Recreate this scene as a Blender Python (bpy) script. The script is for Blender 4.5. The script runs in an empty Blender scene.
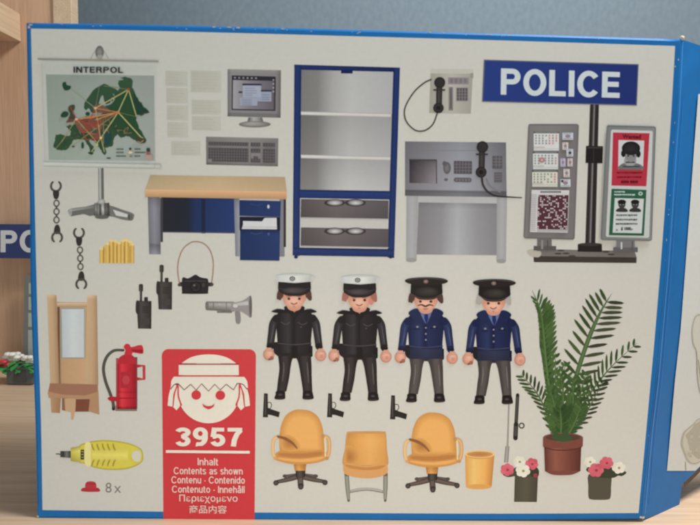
import bpy, math, random
from mathutils import Vector, Euler, Matrix
R = random.Random(7)
scene = bpy.context.scene
COL = scene.collection

# ---------------------------------------------------------------- camera
FPX = 600.0
CAM = Vector((-0.0155, -0.4585, 0.2538))
cam_e = Euler((1.4700, -0.0222, -0.0275), 'XYZ')
cam_m = cam_e.to_matrix()
cd = bpy.data.cameras.new('camera'); cam = bpy.data.objects.new('camera', cd); COL.objects.link(cam)
cam.location = CAM; cam.rotation_euler = cam_e
cd.sensor_width = 36.0; cd.lens = FPX / 700 * 36; cd.clip_start = 0.01; cd.clip_end = 50
cd.dof.use_dof = True; cd.dof.focus_distance = 0.60; cd.dof.aperture_fstop = 6.5
scene.camera = cam
scene.view_settings.view_transform = 'Standard'; scene.view_settings.look = 'None'
scene.view_settings.gamma = 1.0; scene.view_settings.exposure = 0.0

def ray(px, py):
    return cam_m @ Vector(((px - 350) / FPX, -(py - 262.5) / FPX, -1.0))
def at(px, py, Y=0.0):
    """where a point of the plane y=Y stands that the photograph shows at px,py"""
    d = ray(px, py); t = (Y - CAM.y) / d.y
    return CAM + d * t
def at_ground(px, py, Z=0.0):
    d = ray(px, py); t = (Z - CAM.z) / d.z
    return CAM + d * t

# ---------------------------------------------------------------- colour
def s2l(c):
    c = c / 255.0
    return c / 12.92 if c <= 0.04045 else ((c + 0.055) / 1.055) ** 2.4
PAPER_SEEN = [s2l(v) for v in (186, 180, 164)]
PAPER_ALB = (0.70, 0.735, 0.735)
SAT = 0.98
def ink(c):
    # slightly faded inks
    g = .3 * c[0] + .55 * c[1] + .15 * c[2]; c = [max(2, g + (v - g) * SAT - 11 * max(0, 1 - g / 175)) for v in c]
    """printed colour whose tone against the paper is that of c against (186,180,164)"""
    return tuple(min(0.92, max(0.004, s2l(v) / p * a)) for v, p, a in zip(c, PAPER_SEEN, PAPER_ALB)) + (1.0,)
def mixc(a, b, t): return tuple(a[i] * (1 - t) + b[i] * t for i in range(3))

# ---------------------------------------------------------------- materials
def mat(name, base=None, rough=0.5, attr=False, noise=0.0, nscale=40, bump=0.0, bscale=300, spec=0.4, bdist=0.0004, det=6):
    m = bpy.data.materials.new(name); m.use_nodes = True
    nt = m.node_tree; N = nt.nodes; L = nt.links; b = N['Principled BSDF']
    b.inputs['Roughness'].default_value = rough; b.inputs['Specular IOR Level'].default_value = spec
    tc = N.new('ShaderNodeTexCoord')
    if attr:
        a = N.new('ShaderNodeAttribute'); a.attribute_name = 'Col'; src = a.outputs['Color']
    else:
        rgb = N.new('ShaderNodeRGB'); rgb.outputs[0].default_value = (*base, 1); src = rgb.outputs[0]
    if noise:
        n = N.new('ShaderNodeTexNoise'); n.inputs['Scale'].default_value = nscale; n.inputs['Detail'].default_value = det
        L.new(tc.outputs['Object'], n.inputs['Vector'])
        mr = N.new('ShaderNodeMapRange'); mr.inputs[1].default_value = 0.3; mr.inputs[2].default_value = 0.7
        mr.inputs[3].default_value = 1 - noise; mr.inputs[4].default_value = 1 + noise
        L.new(n.outputs['Fac'], mr.inputs[0])
        mx = N.new('ShaderNodeVectorMath'); mx.operation = 'SCALE'
        L.new(src, mx.inputs[0]); L.new(mr.outputs[0], mx.inputs['Scale']); src = mx.outputs[0]
    L.new(src, b.inputs['Base Color'])
    if bump:
        n2 = N.new('ShaderNodeTexNoise'); n2.inputs['Scale'].default_value = bscale; n2.inputs['Detail'].default_value = 4
        L.new(tc.outputs['Object'], n2.inputs['Vector'])
        bp = N.new('ShaderNodeBump'); bp.inputs['Strength'].default_value = bump; bp.inputs['Distance'].default_value = bdist
        L.new(n2.outputs['Fac'], bp.inputs['Height']); L.new(bp.outputs[0], b.inputs['Normal'])
    return m

def wood(name, c1, c2, axis='Z', scale=1.0, rough=0.5):
    m = bpy.data.materials.new(name); m.use_nodes = True
    nt = m.node_tree; N = nt.nodes; L = nt.links; b = N['Principled BSDF']; b.inputs['Roughness'].default_value = rough
    tc = N.new('ShaderNodeTexCoord'); mp = N.new('ShaderNodeMapping')
    s = {'X': (2, 45, 45), 'Y': (45, 2, 45), 'Z': (45, 45, 2)}[axis]
    mp.inputs['Scale'].default_value = tuple(v * scale for v in s)
    L.new(tc.outputs['Object'], mp.inputs['Vector'])
    n = N.new('ShaderNodeTexNoise'); n.inputs['Scale'].default_value = 1.6; n.inputs['Detail'].default_value = 9; n.inputs['Distortion'].default_value = 0.6
    L.new(mp.outputs[0], n.inputs['Vector'])
    cr = N.new('ShaderNodeValToRGB'); cr.color_ramp.elements[0].position = 0.32; cr.color_ramp.elements[1].position = 0.68
    cr.color_ramp.elements[0].color = (*c1, 1); cr.color_ramp.elements[1].color = (*c2, 1)
    L.new(n.outputs['Fac'], cr.inputs[0])
    # fine pores
    mp2 = N.new('ShaderNodeMapping'); mp2.inputs['Scale'].default_value = tuple(v * scale * (9 if v > 10 else 6) for v in s)
    L.new(tc.outputs['Object'], mp2.inputs['Vector'])
    n2 = N.new('ShaderNodeTexNoise'); n2.inputs['Scale'].default_value = 1.0; n2.inputs['Detail'].default_value = 3
    L.new(mp2.outputs[0], n2.inputs['Vector'])
    mr = N.new('ShaderNodeMapRange'); mr.inputs[1].default_value = 0.35; mr.inputs[2].default_value = 0.6; mr.inputs[3].default_value = 0.88; mr.inputs[4].default_value = 1.03
    L.new(n2.outputs['Fac'], mr.inputs[0])
    mx = N.new('ShaderNodeVectorMath'); mx.operation = 'SCALE'; L.new(cr.outputs[0], mx.inputs[0]); L.new(mr.outputs[0], mx.inputs['Scale'])
    L.new(mx.outputs[0], b.inputs['Base Color'])
    bp = N.new('ShaderNodeBump'); bp.inputs['Strength'].default_value = 0.25; bp.inputs['Distance'].default_value = 0.0004
    L.new(n2.outputs['Fac'], bp.inputs['Height']); L.new(bp.outputs[0], b.inputs['Normal'])
    return m

M_INK = mat('printed_ink', attr=True, rough=0.46, noise=0.018, nscale=300, bump=0.15, bscale=160, spec=0.14, det=3)
M_BLUE = mat('blue_lacquered_card', base=(0.012, 0.175, 0.54), rough=0.45, noise=0.06, nscale=60, bump=0.15, bscale=90, spec=0.2)
M_CARD = mat('raw_cardboard', base=(0.62, 0.58, 0.50), rough=0.9, noise=0.2, nscale=400)
M_CARDIN = mat('shaded_cardboard_inside', base=(0.16, 0.125, 0.10), rough=0.9, noise=0.15, nscale=200)  # shade behind the end flap is put into this dark card colour

# ---------------------------------------------------------------- object helpers
def link(o, parent=None):
    COL.objects.link(o)
    if parent is not None: o.parent = parent
    return o
def empty(name, loc=(0, 0, 0)):
    o = bpy.data.objects.new(name, None); o.location = loc; o.empty_display_size = 0.02
    return link(o)
def tag(o, label=None, cat=None, group=None, kind=None):
    if label: o['label'] = label
    if cat: o['category'] = cat
    if group: o['group'] = group
    if kind: o['kind'] = kind
    return o
def wmesh(name, verts, faces, m, parent=None, smooth=False, cols=None):
    """verts in world space; parents here carry only a translation"""
    off = parent_loc(parent)
    me = bpy.data.meshes.new(name)
    me.from_pydata([tuple(Vector(v) - off) for v in verts], [], faces)
    if cols is not None:
        a = me.color_attributes.new('Col', 'FLOAT_COLOR', 'POINT')
        for i, c in enumerate(cols): a.data[i].color = c
    me.materials.append(m)
    if smooth:
        for p in me.polygons: p.use_smooth = True
    me.update()
    return link(bpy.data.objects.new(name, me), parent)
def parent_loc(p):
    v = Vector((0, 0, 0))
    while p is not None:
        v = v + Vector(p.location); p = p.parent
    return v

# ---------------------------------------------------------------- print engine
Z0 = 0.00010; DZ = 0.000006
def catmull(pts, closed=False, n=6):
    out = []; P = [Vector((p[0], p[1])) for p in pts]; m = len(P)
    rng = range(m) if closed else range(m - 1)
    for i in rng:
        if closed: a, b, c, d = P[(i - 1) % m], P[i], P[(i + 1) % m], P[(i + 2) % m]
        else: a, b, c, d = P[max(i - 1, 0)], P[i], P[i + 1], P[min(i + 2, m - 1)]
        for k in range(n):
            t = k / n
            q = 0.5 * ((2 * b) + (c - a) * t + (2 * a - 5 * b + 4 * c - d) * t * t + (3 * b - a - 3 * c + d) * t ** 3)
            out.append((q.x, q.y))
    if not closed: out.append((P[-1].x, P[-1].y))
    return out

class Print:
    """one printed picture: layered flat inks on the card; sub() opens a sub-part"""
    def __init__(self, name, parent, place=None, label=None):
        self.bufs = [(name, [], [], [])]; self.cur = 0; self.z = Z0
        self.parent = parent; self.place = place or (lambda x, y, z: at(x, y, 0) + Vector((0, -z, 0)))
        self.label = label
    def sub(self, name=None):
        if name is None: self.cur = 0
        else: self.bufs.append((name, [], [], [])); self.cur = len(self.bufs) - 1
        return self
    def add(self, pts, faces, cols):
        _, V, F, C = self.bufs[self.cur]; n = len(V)
        for (x, y), c in zip(pts, cols):
            V.append(self.place(x, y, self.z)); C.append(ink(c))
        for f in faces: F.append(tuple(n + i for i in f))
        self.z += DZ
    def poly(self, pts, c):
        self.add(pts, [tuple(range(len(pts)))], [c] * len(pts)); return self
    def blob(self, pts, c, n=6): return self.poly(catmull(pts, True, n), c)
    def rect(self, x0, y0, x1, y1, c, sk=0.0, rd=0.0):
        """sk = pixels the right side sits lower"""
        if rd:
            pts = []
            for cx, cy, a0 in ((x1 - rd, y0 + rd, -90), (x1 - rd, y1 - rd, 0), (x0 + rd, y1 - rd, 90), (x0 + rd, y0 + rd, 180)):
                for k in range(7):
                    a = math.radians(a0 + k * 15); x = cx + rd * math.cos(a)
                    pts.append((x, cy + rd * math.sin(a) + sk * (x - x0) / (x1 - x0)))
            return self.poly(pts, c)
        return self.poly([(x0, y0), (x1, y0 + sk), (x1, y1 + sk), (x0, y1)], c)
    def quad(self, q, us, vs=None):
        """q = TL,TR,BR,BL ; us = [(u,col)...] ; vs = [(v, brightness)...]"""
        vs = vs or [(0, 1), (1, 1)]
        P = [Vector(p) for p in q]; pts = []; cols = []; nu = len(us)
        for v, br in vs:
            for u, c in us:
                p = (P[0] * (1 - u) + P[1] * u) * (1 - v) + (P[3] * (1 - u) + P[2] * u) * v
                pts.append((p.x, p.y)); cols.append(tuple(k * br for k in c))
        f = [(j * nu + i, j * nu + i + 1, (j + 1) * nu + i + 1, (j + 1) * nu + i) for j in range(len(vs) - 1) for i in range(nu - 1)]
        self.add(pts, f, cols); return self
    def ell(self, cx, cy, rx, ry, c, c2=None, rot=0, hl=(0, 0), a0=0, a1=360, n=28):
        full = abs(a1 - a0) >= 360; k = n if full else n + 1
        cr, sr = math.cos(math.radians(rot)), math.sin(math.radians(rot))
        ring = []
        for i in range(k):
            a = math.radians(a0 + (a1 - a0) * i / n); x, y = rx * math.cos(a), ry * math.sin(a)
            ring.append((cx + x * cr - y * sr, cy + x * sr + y * cr))
        if c2 is None or not full: return self.poly(ring, c)
        mid = [(cx + hl[0] * .5 + (x - cx) * .55, cy + hl[1] * .5 + (y - cy) * .55) for x, y in ring]
        pts = ring + mid + [(cx + hl[0], cy + hl[1])]
        cols = [c] * k + [mixc(c, c2, .6)] * k + [c2]
        f = [(i, (i + 1) % k, k + (i + 1) % k, k + i) for i in range(k)] + [(k + i, k + (i + 1) % k, 2 * k) for i in range(k)]
        self.add(pts, f, cols); return self
    def stroke(self, pts, w, c, mid=None, smooth=True, caps=True, closed=False):
        """w number or list; mid = colour along the centre line"""
        ctrl = pts; ww = w if isinstance(w, (list, tuple)) else [w] * len(pts)
        if smooth:
            n = 6; p3 = catmull(ctrl, closed, n); m = len(ctrl); W = []
            for i in range(len(p3)):
                t = i / n; a = int(t); f = t - a; W.append(ww[a % m] * (1 - f) + ww[(a + 1) % m if closed else min(a + 1, m - 1)] * f)
        else: p3 = list(ctrl); W = list(ww)
        m = len(p3); pts2 = []; cols = []
        for i in range(m):
            a = Vector(p3[(i - 1) % m] if closed else p3[max(i - 1, 0)]); b = Vector(p3[(i + 1) % m] if closed else p3[min(i + 1, m - 1)])
            d = (b - a); d = d.normalized() if d.length > 1e-6 else Vector((1, 0)); nrm = Vector((-d.y, d.x)); p = Vector(p3[i]); h = W[i] / 2
            for s in (-1, -.3, .3, 1): q = p + nrm * h * s; pts2.append((q.x, q.y))
            e = mid or c; cols += [c, e, e, c]
        f = []
        for i in range(m if closed else m - 1):
            j = (i + 1) % m
            for k in range(3): f.append((i * 4 + k, i * 4 + k + 1, j * 4 + k + 1, j * 4 + k))
        self.add(pts2, f, cols)
        if caps and not closed:
            self.ell(p3[0][0], p3[0][1], W[0] / 2, W[0] / 2, c, n=12); self.ell(p3[-1][0], p3[-1][1], W[-1] / 2, W[-1] / 2, c, n=12)
        return self
    def text(self, s, q, c, bold=0.0):
        V, F = glyphs(s, bold)
        x0 = min(v[0] for v in V); x1 = max(v[0] for v in V); y0 = min(v[1] for v in V); y1 = max(v[1] for v in V)
        P = [Vector(p) for p in q]; pts = []
        for x, y in V:
            u = (x - x0) / (x1 - x0); v = 1 - (y - y0) / (y1 - y0)
            p = (P[0] * (1 - u) + P[1] * u) * (1 - v) + (P[3] * (1 - u) + P[2] * u) * v
            pts.append((p.x, p.y))
        self.add(pts, F, [c] * len(pts)); return self
    def grot(self, s, x0, y0, x1, y1, c, w=.14, sk=0.0, gap=.1, q=None):
        L_ = lettering(s, w, gap); xs = [v[0] for p, f in L_ for v in p]; ys = [v[1] for p, f in L_ for v in p]
        a0, a1, b0, b1 = min(xs), max(xs), min(ys), max(ys); P = [Vector(k) for k in (q or [(x0, y0), (x1, y0 + sk), (x1, y1 + sk), (x0, y1)])]
        for p, f in L_:
            pts = []
            for x, y in p:
                u = (x - a0) / (a1 - a0); v = 1 - (y - b0) / (b1 - b0); r_ = (P[0] * (1 - u) + P[1] * u) * (1 - v) + (P[3] * (1 - u) + P[2] * u) * v; pts.append((r_.x, r_.y))
            self.add(pts, f, [c] * len(pts))
        return self
    def textr(self, s, x0, y0, x1, y1, c, bold=0.0, sk=0.0):
        return self.text(s, [(x0, y0), (x1, y0 + sk), (x1, y1 + sk), (x0, y1)], c, bold)
    def done(self):
        root = None
        for i, (nm, V, F, C) in enumerate(self.bufs):
            if not V: continue
            o = wmesh(nm, V, F, M_INK, root if (i and root) else self.parent, cols=C)
            if i == 0:
                root = o
                if self.label: o['label'] = self.label
        return root

_gl = {}
def _arc(cx, cy, rx, ry, a0, a1, n=12):
    return [(cx + rx * math.cos(math.radians(a0 + (a1 - a0) * i / n)), cy + ry * math.sin(math.radians(a0 + (a1 - a0) * i / n))) for i in range(n + 1)]
def letter(ch, s):
    """strokes (centre lines) and advance of a plain grotesque letter, cap height 1, stroke s"""
    h = s / 2; X = .74; W = None
    V = lambda x, a=0, b=1: [(x, a), (x, b)]
    H = lambda y, a, b: [(a, y), (b, y)]
    def bowl(w, lo, hi): r = (hi - lo) / 2; return [(h, hi - h)] + _arc(w - h - (r - h) * .9, (lo + hi) / 2, (r - h) * .9, r - h, 90, -90) + [(h, lo + h)]
    def ring(w, lo, hi): return _arc(w / 2, (lo + hi) / 2, w / 2 - h, (hi - lo) / 2 - h, 0, 360, 28)
    if ch == 'P': return .68, [V(h), bowl(.68, .40, 1)]
    if ch == 'R': return .72, [V(h), bowl(.68, .44, 1), [(.44, .5), (.56, .3), (.60, 0)]]
    if ch == 'O': return .80, [_arc(.40, .5, .40 - h, .515 - h, 0, 360, 32)]
    if ch == 'L': return .58, [V(h), H(h, h, .58)]
    if ch == 'I': return s, [V(h)]
    if ch == 'C': return .76, [_arc(.40, .5, .40 - h, .515 - h, 38, 322, 28)]
    if ch == 'E': return .62, [V(h), H(h, h, .62), H(.52, h, .58), H(1 - h, h, .61)]
    if ch == 'N': return .72, [V(h), V(.72 - h), [(h * 1.1, 1), (.72 - h * 1.1, 0)]]
    if ch == 'T': return .62, [V(.31), H(1 - h, 0, .62)]
    if ch == '3': return .58, [_arc(.285, .74, .26 - h * .6, .26 - h, 165, -90, 16) , _arc(.285, .275, .295 - h, .29 - h, 90, -165, 16), H(.52, .22, .34)]
    if ch == '9': return .58, [_arc(.29, .68, .29 - h, .335 - h, 0, 360, 24), _arc(.23, .50, .35 - h, .51 - h, 12, -68, 12) + [(.16, h * 1.1)], [(.12, .10), (.19, .09)], [(.58 - h, .7), (.575 - h, .55)]]
    if ch == '5': return .58, [H(1 - h, .12, .54), [(.17, 1), (.11, .50)], [(.09, .5)] + _arc(.285, .33, .295 - h, .335 - h, 130, -160, 18)]
    if ch == '7': return .56, [H(1 - h, 0, .56), [(.50, 1 - h * 1.4), (.36, .66), (.26, .34), (.22, 0)]]
    if ch == '8': return .58, [ring(.52, .5, 1), ring(.58, 0, .56)]
    if ch == 'h': return .52, [V(h), [(h, .5)] + _arc(.28, .46, .24 - h, .28 - h, 150, 0, 12) + [(.52 - h, 0)]]
    if ch == 'n': return .52, [V(h, 0, X), [(h, .5)] + _arc(.28, .46, .24 - h, .28 - h, 150, 0, 12) + [(.52 - h, 0)]]
    if ch == 'u': return .52, [V(.52 - h, 0, X), [(h, X)] + _arc(.24, .27, .24 - h, .28 - h, 180, 330, 12)]
    if ch == 'l': return s, [V(h)]
    if ch == 'i': return s, [V(h, 0, X), V(h, .86, 1)]
    if ch == 't': return .30, [[(.11, .93), (.11, .2), (.15, h), (.30, h)], H(X - h, 0, .29)]
    if ch in 'aå':
        k = [_arc(.25, .52, .22 - h * .5, .23 - h, 165, 0, 12) + [(.47 - h * .5, 0)], [(.45, .43)] + _arc(.20, .21, .20 - h, .22 - h, 90, 270, 12) + [(.33, .07), (.44, .16)]]
        if ch == 'å': k.append(_arc(.25, .92, .085, .085, 0, 360, 12))
        return .52, k
    if ch == 'o': return .56, [ring(.56, -.01, X + .01)]
    if ch == 'e': return .55, [_arc(.275, X / 2, .275 - h, X / 2 + .01 - h, 0, 318, 24), H(X / 2 - .01, .06, .50)]
    if ch == 's': return .48, [_arc(.24, .545, .19, .19 - h * .9, 25, 240, 12) + [(.30, .36)], [(.18, .40), (.30, .345)], _arc(.24, .20, .20, .205 - h, 60, -155, 12)]
    if ch == 'd': return .55, [V(.55 - h), ring(.54, -.01, X + .01)]
    if ch == 'w': return .74, [[(.06, X), (.2, 0)], [(.2, 0), (.37, X)], [(.37, X), (.54, 0)], [(.54, 0), (.68, X)]]
    if ch == '·': return s, [V(h, .30, .30 + s)]
    if ch == 'x': return .52, [[(.05, X), (.47, 0)], [(.47, X), (.05, 0)]]
    return .30, []
def lettering(text, s, gap=.1):
    """ribbon polygons of a line of grotesque lettering: list of (verts, faces)"""
    out = []; x = 0
    for ch in text:
        adv, st = letter(ch, s)
        for q in st:
            m = len(q); closed = m > 8 and abs(q[0][0] - q[-1][0]) + abs(q[0][1] - q[-1][1]) < 1e-4; pts = []
            if closed: q = q[:-1]; m -= 1
            for i in range(m):
                a = Vector(q[(i - 1) % m] if closed else q[max(i - 1, 0)]); b = Vector(q[(i + 1) % m] if closed else q[min(i + 1, m - 1)]); p0 = Vector(q[i])
                d1 = (p0 - a).normalized() if (p0 - a).length > 1e-6 else None; d2 = (b - p0).normalized() if (b - p0).length > 1e-6 else None
                d1 = d1 or d2; d2 = d2 or d1; d = (d1 + d2).normalized(); k = 1 / max(.5, d.dot(d1)); nr = Vector((-d.y, d.x)) * s / 2 * k
                pts += [(p0.x + nr.x + x, p0.y + nr.y), (p0.x - nr.x + x, p0.y - nr.y)]
            F = [(2 * i, 2 * i + 1, 2 * ((i + 1) % m) + 1, 2 * ((i + 1) % m)) for i in range(m if closed else m - 1)]
            out.append((pts, F))
        x += adv + gap
    return out
def glyphs(s, bold):
    if (s, bold) in _gl: return _gl[(s, bold)]
    cu = bpy.data.curves.new('lettering', 'FONT'); cu.body = s; cu.offset = bold; cu.resolution_u = 4
    o = bpy.data.objects.new('lettering', cu); COL.objects.link(o)
    dg = bpy.context.evaluated_depsgraph_get(); me = o.evaluated_get(dg).to_mesh()
    V = [(v.co.x, v.co.y) for v in me.vertices]; F = [tuple(p.vertices) for p in me.polygons]
    o.evaluated_get(dg).to_mesh_clear(); bpy.data.objects.remove(o); bpy.data.curves.remove(cu)
    _gl[(s, bold)] = (V, F); return V, F

# ================================================================ THE BOX
box = empty('toy_box', (0, 0, 0))
tag(box, 'blue edged cardboard toy box standing upright with printed pictures of its police office contents', 'box')
LEFT = [(25.6, 22.3), (27.4, 110), (28.9, 200), (29.8, 280), (31.5, 340), (34.6, 420), (37, 518)]
FOLD = [(681.5, 39), (678.6, 100), (675, 150), (668.3, 250), (661.6, 330), (657.2, 380), (650.2, 440), (642.5, 519.5)]
TOP = [(25.6, 22.3), (120, 23.8), (235, 26.3), (350, 29.2), (460, 32.2), (570, 35.4), (681.5, 39)]
BOT = [(642.5, 519.5), (500, 521), (350, 521), (200, 520), (37, 518)]
outline = catmull(TOP, n=4)[:-1] + catmull(FOLD, n=5)[:-1] + catmull(BOT, n=4)[:-1] + catmull(LEFT[::-1], n=4)[:-1]
def inset(loop, d):
    """move a closed loop inwards by d metres (x,z plane)"""
    n = len(loop); out = []
    for i in range(n):
        a, b, c = loop[(i - 1) % n], loop[i], loop[(i + 1) % n]
        e1 = Vector((b[0] - a[0], b[1] - a[1])).normalized(); e2 = Vector((c[0] - b[0], c[1] - b[1])).normalized()
        n1 = Vector((e1.y, -e1.x)); n2 = Vector((e2.y, -e2.x)); m = (n1 + n2); m = m / max(m.dot(n1), .3)
        out.append((b[0] + m.x * d, b[1] + m.y * d))
    return out
W2 = [(p.x, p.z) for p in (at(x, y, 0) for x, y in outline)]
cx = sum(p[0] for p in W2) / len(W2)
def box_shell():
    r = 0.0016; rings = []
    t = inset(W2, r)
    s = 1 if sum(a[0] for a in t) and abs(t[2][1] - .2) < abs(W2[2][1] - .2) else -1
    DEP = 0.085
    for k in range(6):
        a = k / 5 * math.pi / 2
        rings.append([(x, r * (1 - math.cos(a)), z) for x, z in inset(W2, s * r * (1 - math.sin(a)))])
    # body side walls sag a little between front and back
    for yy, o in ((0.02, 0.0), (0.045, 0.0), (0.07, 0.0), (DEP - .001, 0.0)):
        rings.append([(x, yy, z) for x, z in inset(W2, s * o)])
    rings.append([(x, DEP, z) for x, z in inset(W2, s * .001)])
    n = len(W2); V = [p for rg in rings for p in rg]; F = [tuple(range(n))]
    for j in range(len(rings) - 1):
        for i in range(n): F.append((j * n + i, j * n + (i + 1) % n, (j + 1) * n + (i + 1) % n, (j + 1) * n + i))
    F.append(tuple((len(rings) - 1) * n + i for i in reversed(range(n))))
    o = wmesh('carton_body', V, F, M_BLUE, box)
    for p in o.data.polygons: p.use_smooth = len(p.vertices) == 4
    return o
body = box_shell()

# white printed ground
bg = Print('printed_white_ground', box)
wt = [(31, 28.6), (120, 30.2), (235, 33), (350, 36.2), (460, 39.2), (570, 42.6), (675, 46)]
wr = [(675, 46), (672, 100), (668.8, 150), (662.5, 240), (655.3, 330), (650.8, 380), (644.4, 450), (638.5, 513)]
wb = [(638.5, 513), (500, 513.6), (350, 513), (200, 512), (42.5, 510)]
wl = [(42.5, 510), (41, 420), (38.3, 340), (36.6, 280), (34.8, 200), (32.8, 110), (31, 28.6)]
wp = catmull(wt, n=4)[:-1] + catmull(wr, n=5)[:-1] + catmull(wb, n=4)[:-1] + catmull(wl, n=4)[:-1]
bg.z = 0.00006; bg.poly(wp, (186, 180, 164)); bg.done()

# worn bits on edges and corners
def scuffs():
    def chip(cx_, cy_, rx, ry, y=-0.00008, n=11):
        V = []; c = at(cx_, cy_, 0)
        for k in range(n):
            a = 2 * math.pi * k / n; f = R.uniform(.55, 1.15)
            V.append((c.x + rx * f * math.cos(a) * .00076, y + R.uniform(-.00004, 0), c.z + ry * f * math.sin(a) * .00076))
        wmesh('worn_scuff', V, [tuple(range(n))], M_CARD, box)
    for x, y, a, b in ((238, 27.6, 2.2, .8), (229, 27.2, 2.5, .6), (214, 27, 2, .5), (283, 29, 2, .5), (287, 30, .8, .5), (430, 32.5, 1.6, .6), (444, 33, 1.2, .5), (510, 35.2, 1.6, .5), (490, 34.6, 3.6, .4),
                       (29, 27, 1.2, 1.6), (31, 24.8, 1.9, .8), (37.8, 516.4, 1.5, 1.2), (641.2, 517.2, 1.9, 1.5), (644, 516.5, .8, .6), (675, 66.5, .7, .9), (666.5, 240, .5, 1.4)):
        chip(x, y, a, b)
    for _ in range(22):
        x = R.uniform(40, 670); y = 22.5 + (x - 26.5) / 655 * 16.5 + R.uniform(.6, 2.2) - 1.2 * math.sin((x - 26.5) / 655 * 3.14) * -0.4; chip(x, y, R.uniform(.3, 1.4), R.uniform(.2, .45))
    for _ in range(9):
        t = R.random(); k = min(int(t * 7), 6); a, b = FOLD[k], FOLD[k + 1]; f = t * 7 - k; chip(a[0] * (1 - f) + b[0] * f - 2.2, a[1] * (1 - f) + b[1] * f, R.uniform(.2, .45), R.uniform(.4, 1.6))
scuffs()
def frayed(px, py, s, yoff=0.0):
    """crumpled bare card where a corner has split"""
    c = at(px, py, 0); V = []; F = []; n, m = 9, 6
    for j in range(m + 1):
        th = math.pi * j / m
        for i in range(n):
            ph = 2 * math.pi * i / n; r = s * R.uniform(.65, 1.2)
            V.append((c.x + r * math.sin(th) * math.cos(ph), yoff + r * .6 * math.sin(th) * math.sin(ph), c.z + r * math.cos(th) * .8))
    for j in range(m):
        for i in range(n): F.append((j * n + i, j * n + (i + 1) % n, (j + 1) * n + (i + 1) % n, (j + 1) * n + i))
    return wmesh('frayed_corner', V, F, M_CARD, box)
frayed(683.3, 37.6, 0.0021, 0.0015); frayed(29.2, 24.6, 0.0017, 0.0010); frayed(643.5, 518.5, 0.0013, 0.0010)
frayed(39.2, 516.6, 0.0010, 0.0007)

# end flap, folded back at the right
THF = math.radians(31)
fold_w = sorted([(at(x, y, 0).z, at(x, y, 0).x) for x, y in catmull(FOLD, n=5)])
def foldx(z):
    if z <= fold_w[0][0]: return fold_w[0][1]
    for (z0, x0), (z1, x1) in zip(fold_w, fold_w[1:]):
        if z <= z1: return x0 + (x1 - x0) * (z - z0) / (z1 - z0)
    return fold_w[-1][1]
dF = Vector((math.cos(THF), math.sin(THF), 0)); nF = Vector((math.sin(THF), -math.cos(THF), 0))
def onflap(px, py, off=0.0):
    d = ray(px, py); x0 = .243; p = None
    for _ in range(5):
        o = Vector((x0, 0.0005, 0)) + nF * off
        t = (o - CAM).dot(nF) / d.dot(nF); p = CAM + d * t; x0 = foldx(p.z)
    return p
def flap_mesh(name, pts, thick, off, m):
    fr = [onflap(x, y, off) for x, y in pts]; bk = [p - nF * thick for p in fr]; n = len(pts)
    V = fr + bk; F = [tuple(range(n)), tuple(reversed(range(n, 2 * n)))] + [(i, (i + 1) % n, n + (i + 1) % n, n + i) for i in range(n)]
    return wmesh(name, V, F, m, box)
fold_s = catmull([(x - .9, y) for x, y in FOLD], n=5)
flap_pts = fold_s + [(679, 507.5), (682, 484.5), (700, 467.5), (735, 436), (742, 300), (752, 120), (752, 62.5), (700, 45.3)]
flap = flap_mesh('end_flap', flap_pts, 0.0006, 0.0, M_BLUE)
inn = flap_mesh('inner_flap', [(712, 90), (748, 90), (742, 300), (739, 437), (702, 470), (685, 487), (684, 480), (706, 400)], 0.0006, -0.0022, M_CARDIN)
fp = lambda x, y, z: onflap(x, y, z)
cr = Print('fold_crease', box, place=fp); cr.z = 0.00010
cr.stroke([(x + 1.4, y) for x, y in FOLD[:-1]] + [(645.0, 514)], 0.9, (30, 92, 160), (74, 136, 192), caps=False)
cr.stroke([(x + 4.6, y) for x, y in FOLD[1:-1]] + [(649, 505)], 0.5, (34, 96, 165), (52, 116, 180), caps=False)
cr.done()
fw = Print('printed_flap_ground', box, place=fp); fw.z = 0.0001
fw.poly([(698.3, 94), (694, 150), (686.8, 250), (680.6, 330), (675, 380), (667, 470.8), (695.4, 470.8), (733, 434), (739, 300), (748, 120), (748, 94)], (186, 183, 170))
fw.z = 0.00018
def ghost(pts, c, c2):
    fw.blob(pts, c2); cxx = sum(p[0] for p in pts) / len(pts); cyy = sum(p[1] for p in pts) / len(pts)
    fw.blob([(cxx + (x - cxx) * .86, cyy + (y - cyy) * .95) for x, y in pts], c)
fw.sub('printed_beige_outline')
ghost([(694, 318), (699, 314), (708, 316), (715, 330), (715, 370), (710, 396), (701, 394), (697.5, 376), (696.5, 352), (693, 344), (691.5, 330)], (182, 177, 158), (160, 154, 134))
fw.sub('printed_beige_outline')
ghost([(688, 428), (693, 424), (698, 419), (706, 417), (718, 420), (722, 440), (712, 452), (704, 459), (696, 464), (688, 462), (683, 452), (680.5, 443), (683, 433)], (178, 171, 150), (158, 151, 130))
for k in range(16):
    fw.ell(R.uniform(686, 706), R.uniform(430, 457), R.uniform(1, 2.6), R.uniform(1, 2.2), mixc((176, 168, 145), (160, 151, 128), R.random()), n=9)
fw.stroke([(685.5, 462), (686, 470)], .9, (150, 142, 120)); fw.stroke([(698.5, 360), (701, 380), (703, 398)], .9, (150, 142, 120))
fw.done()

# ================================================================ PRINTED PICTURES
DK = (58, 53, 48)
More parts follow.
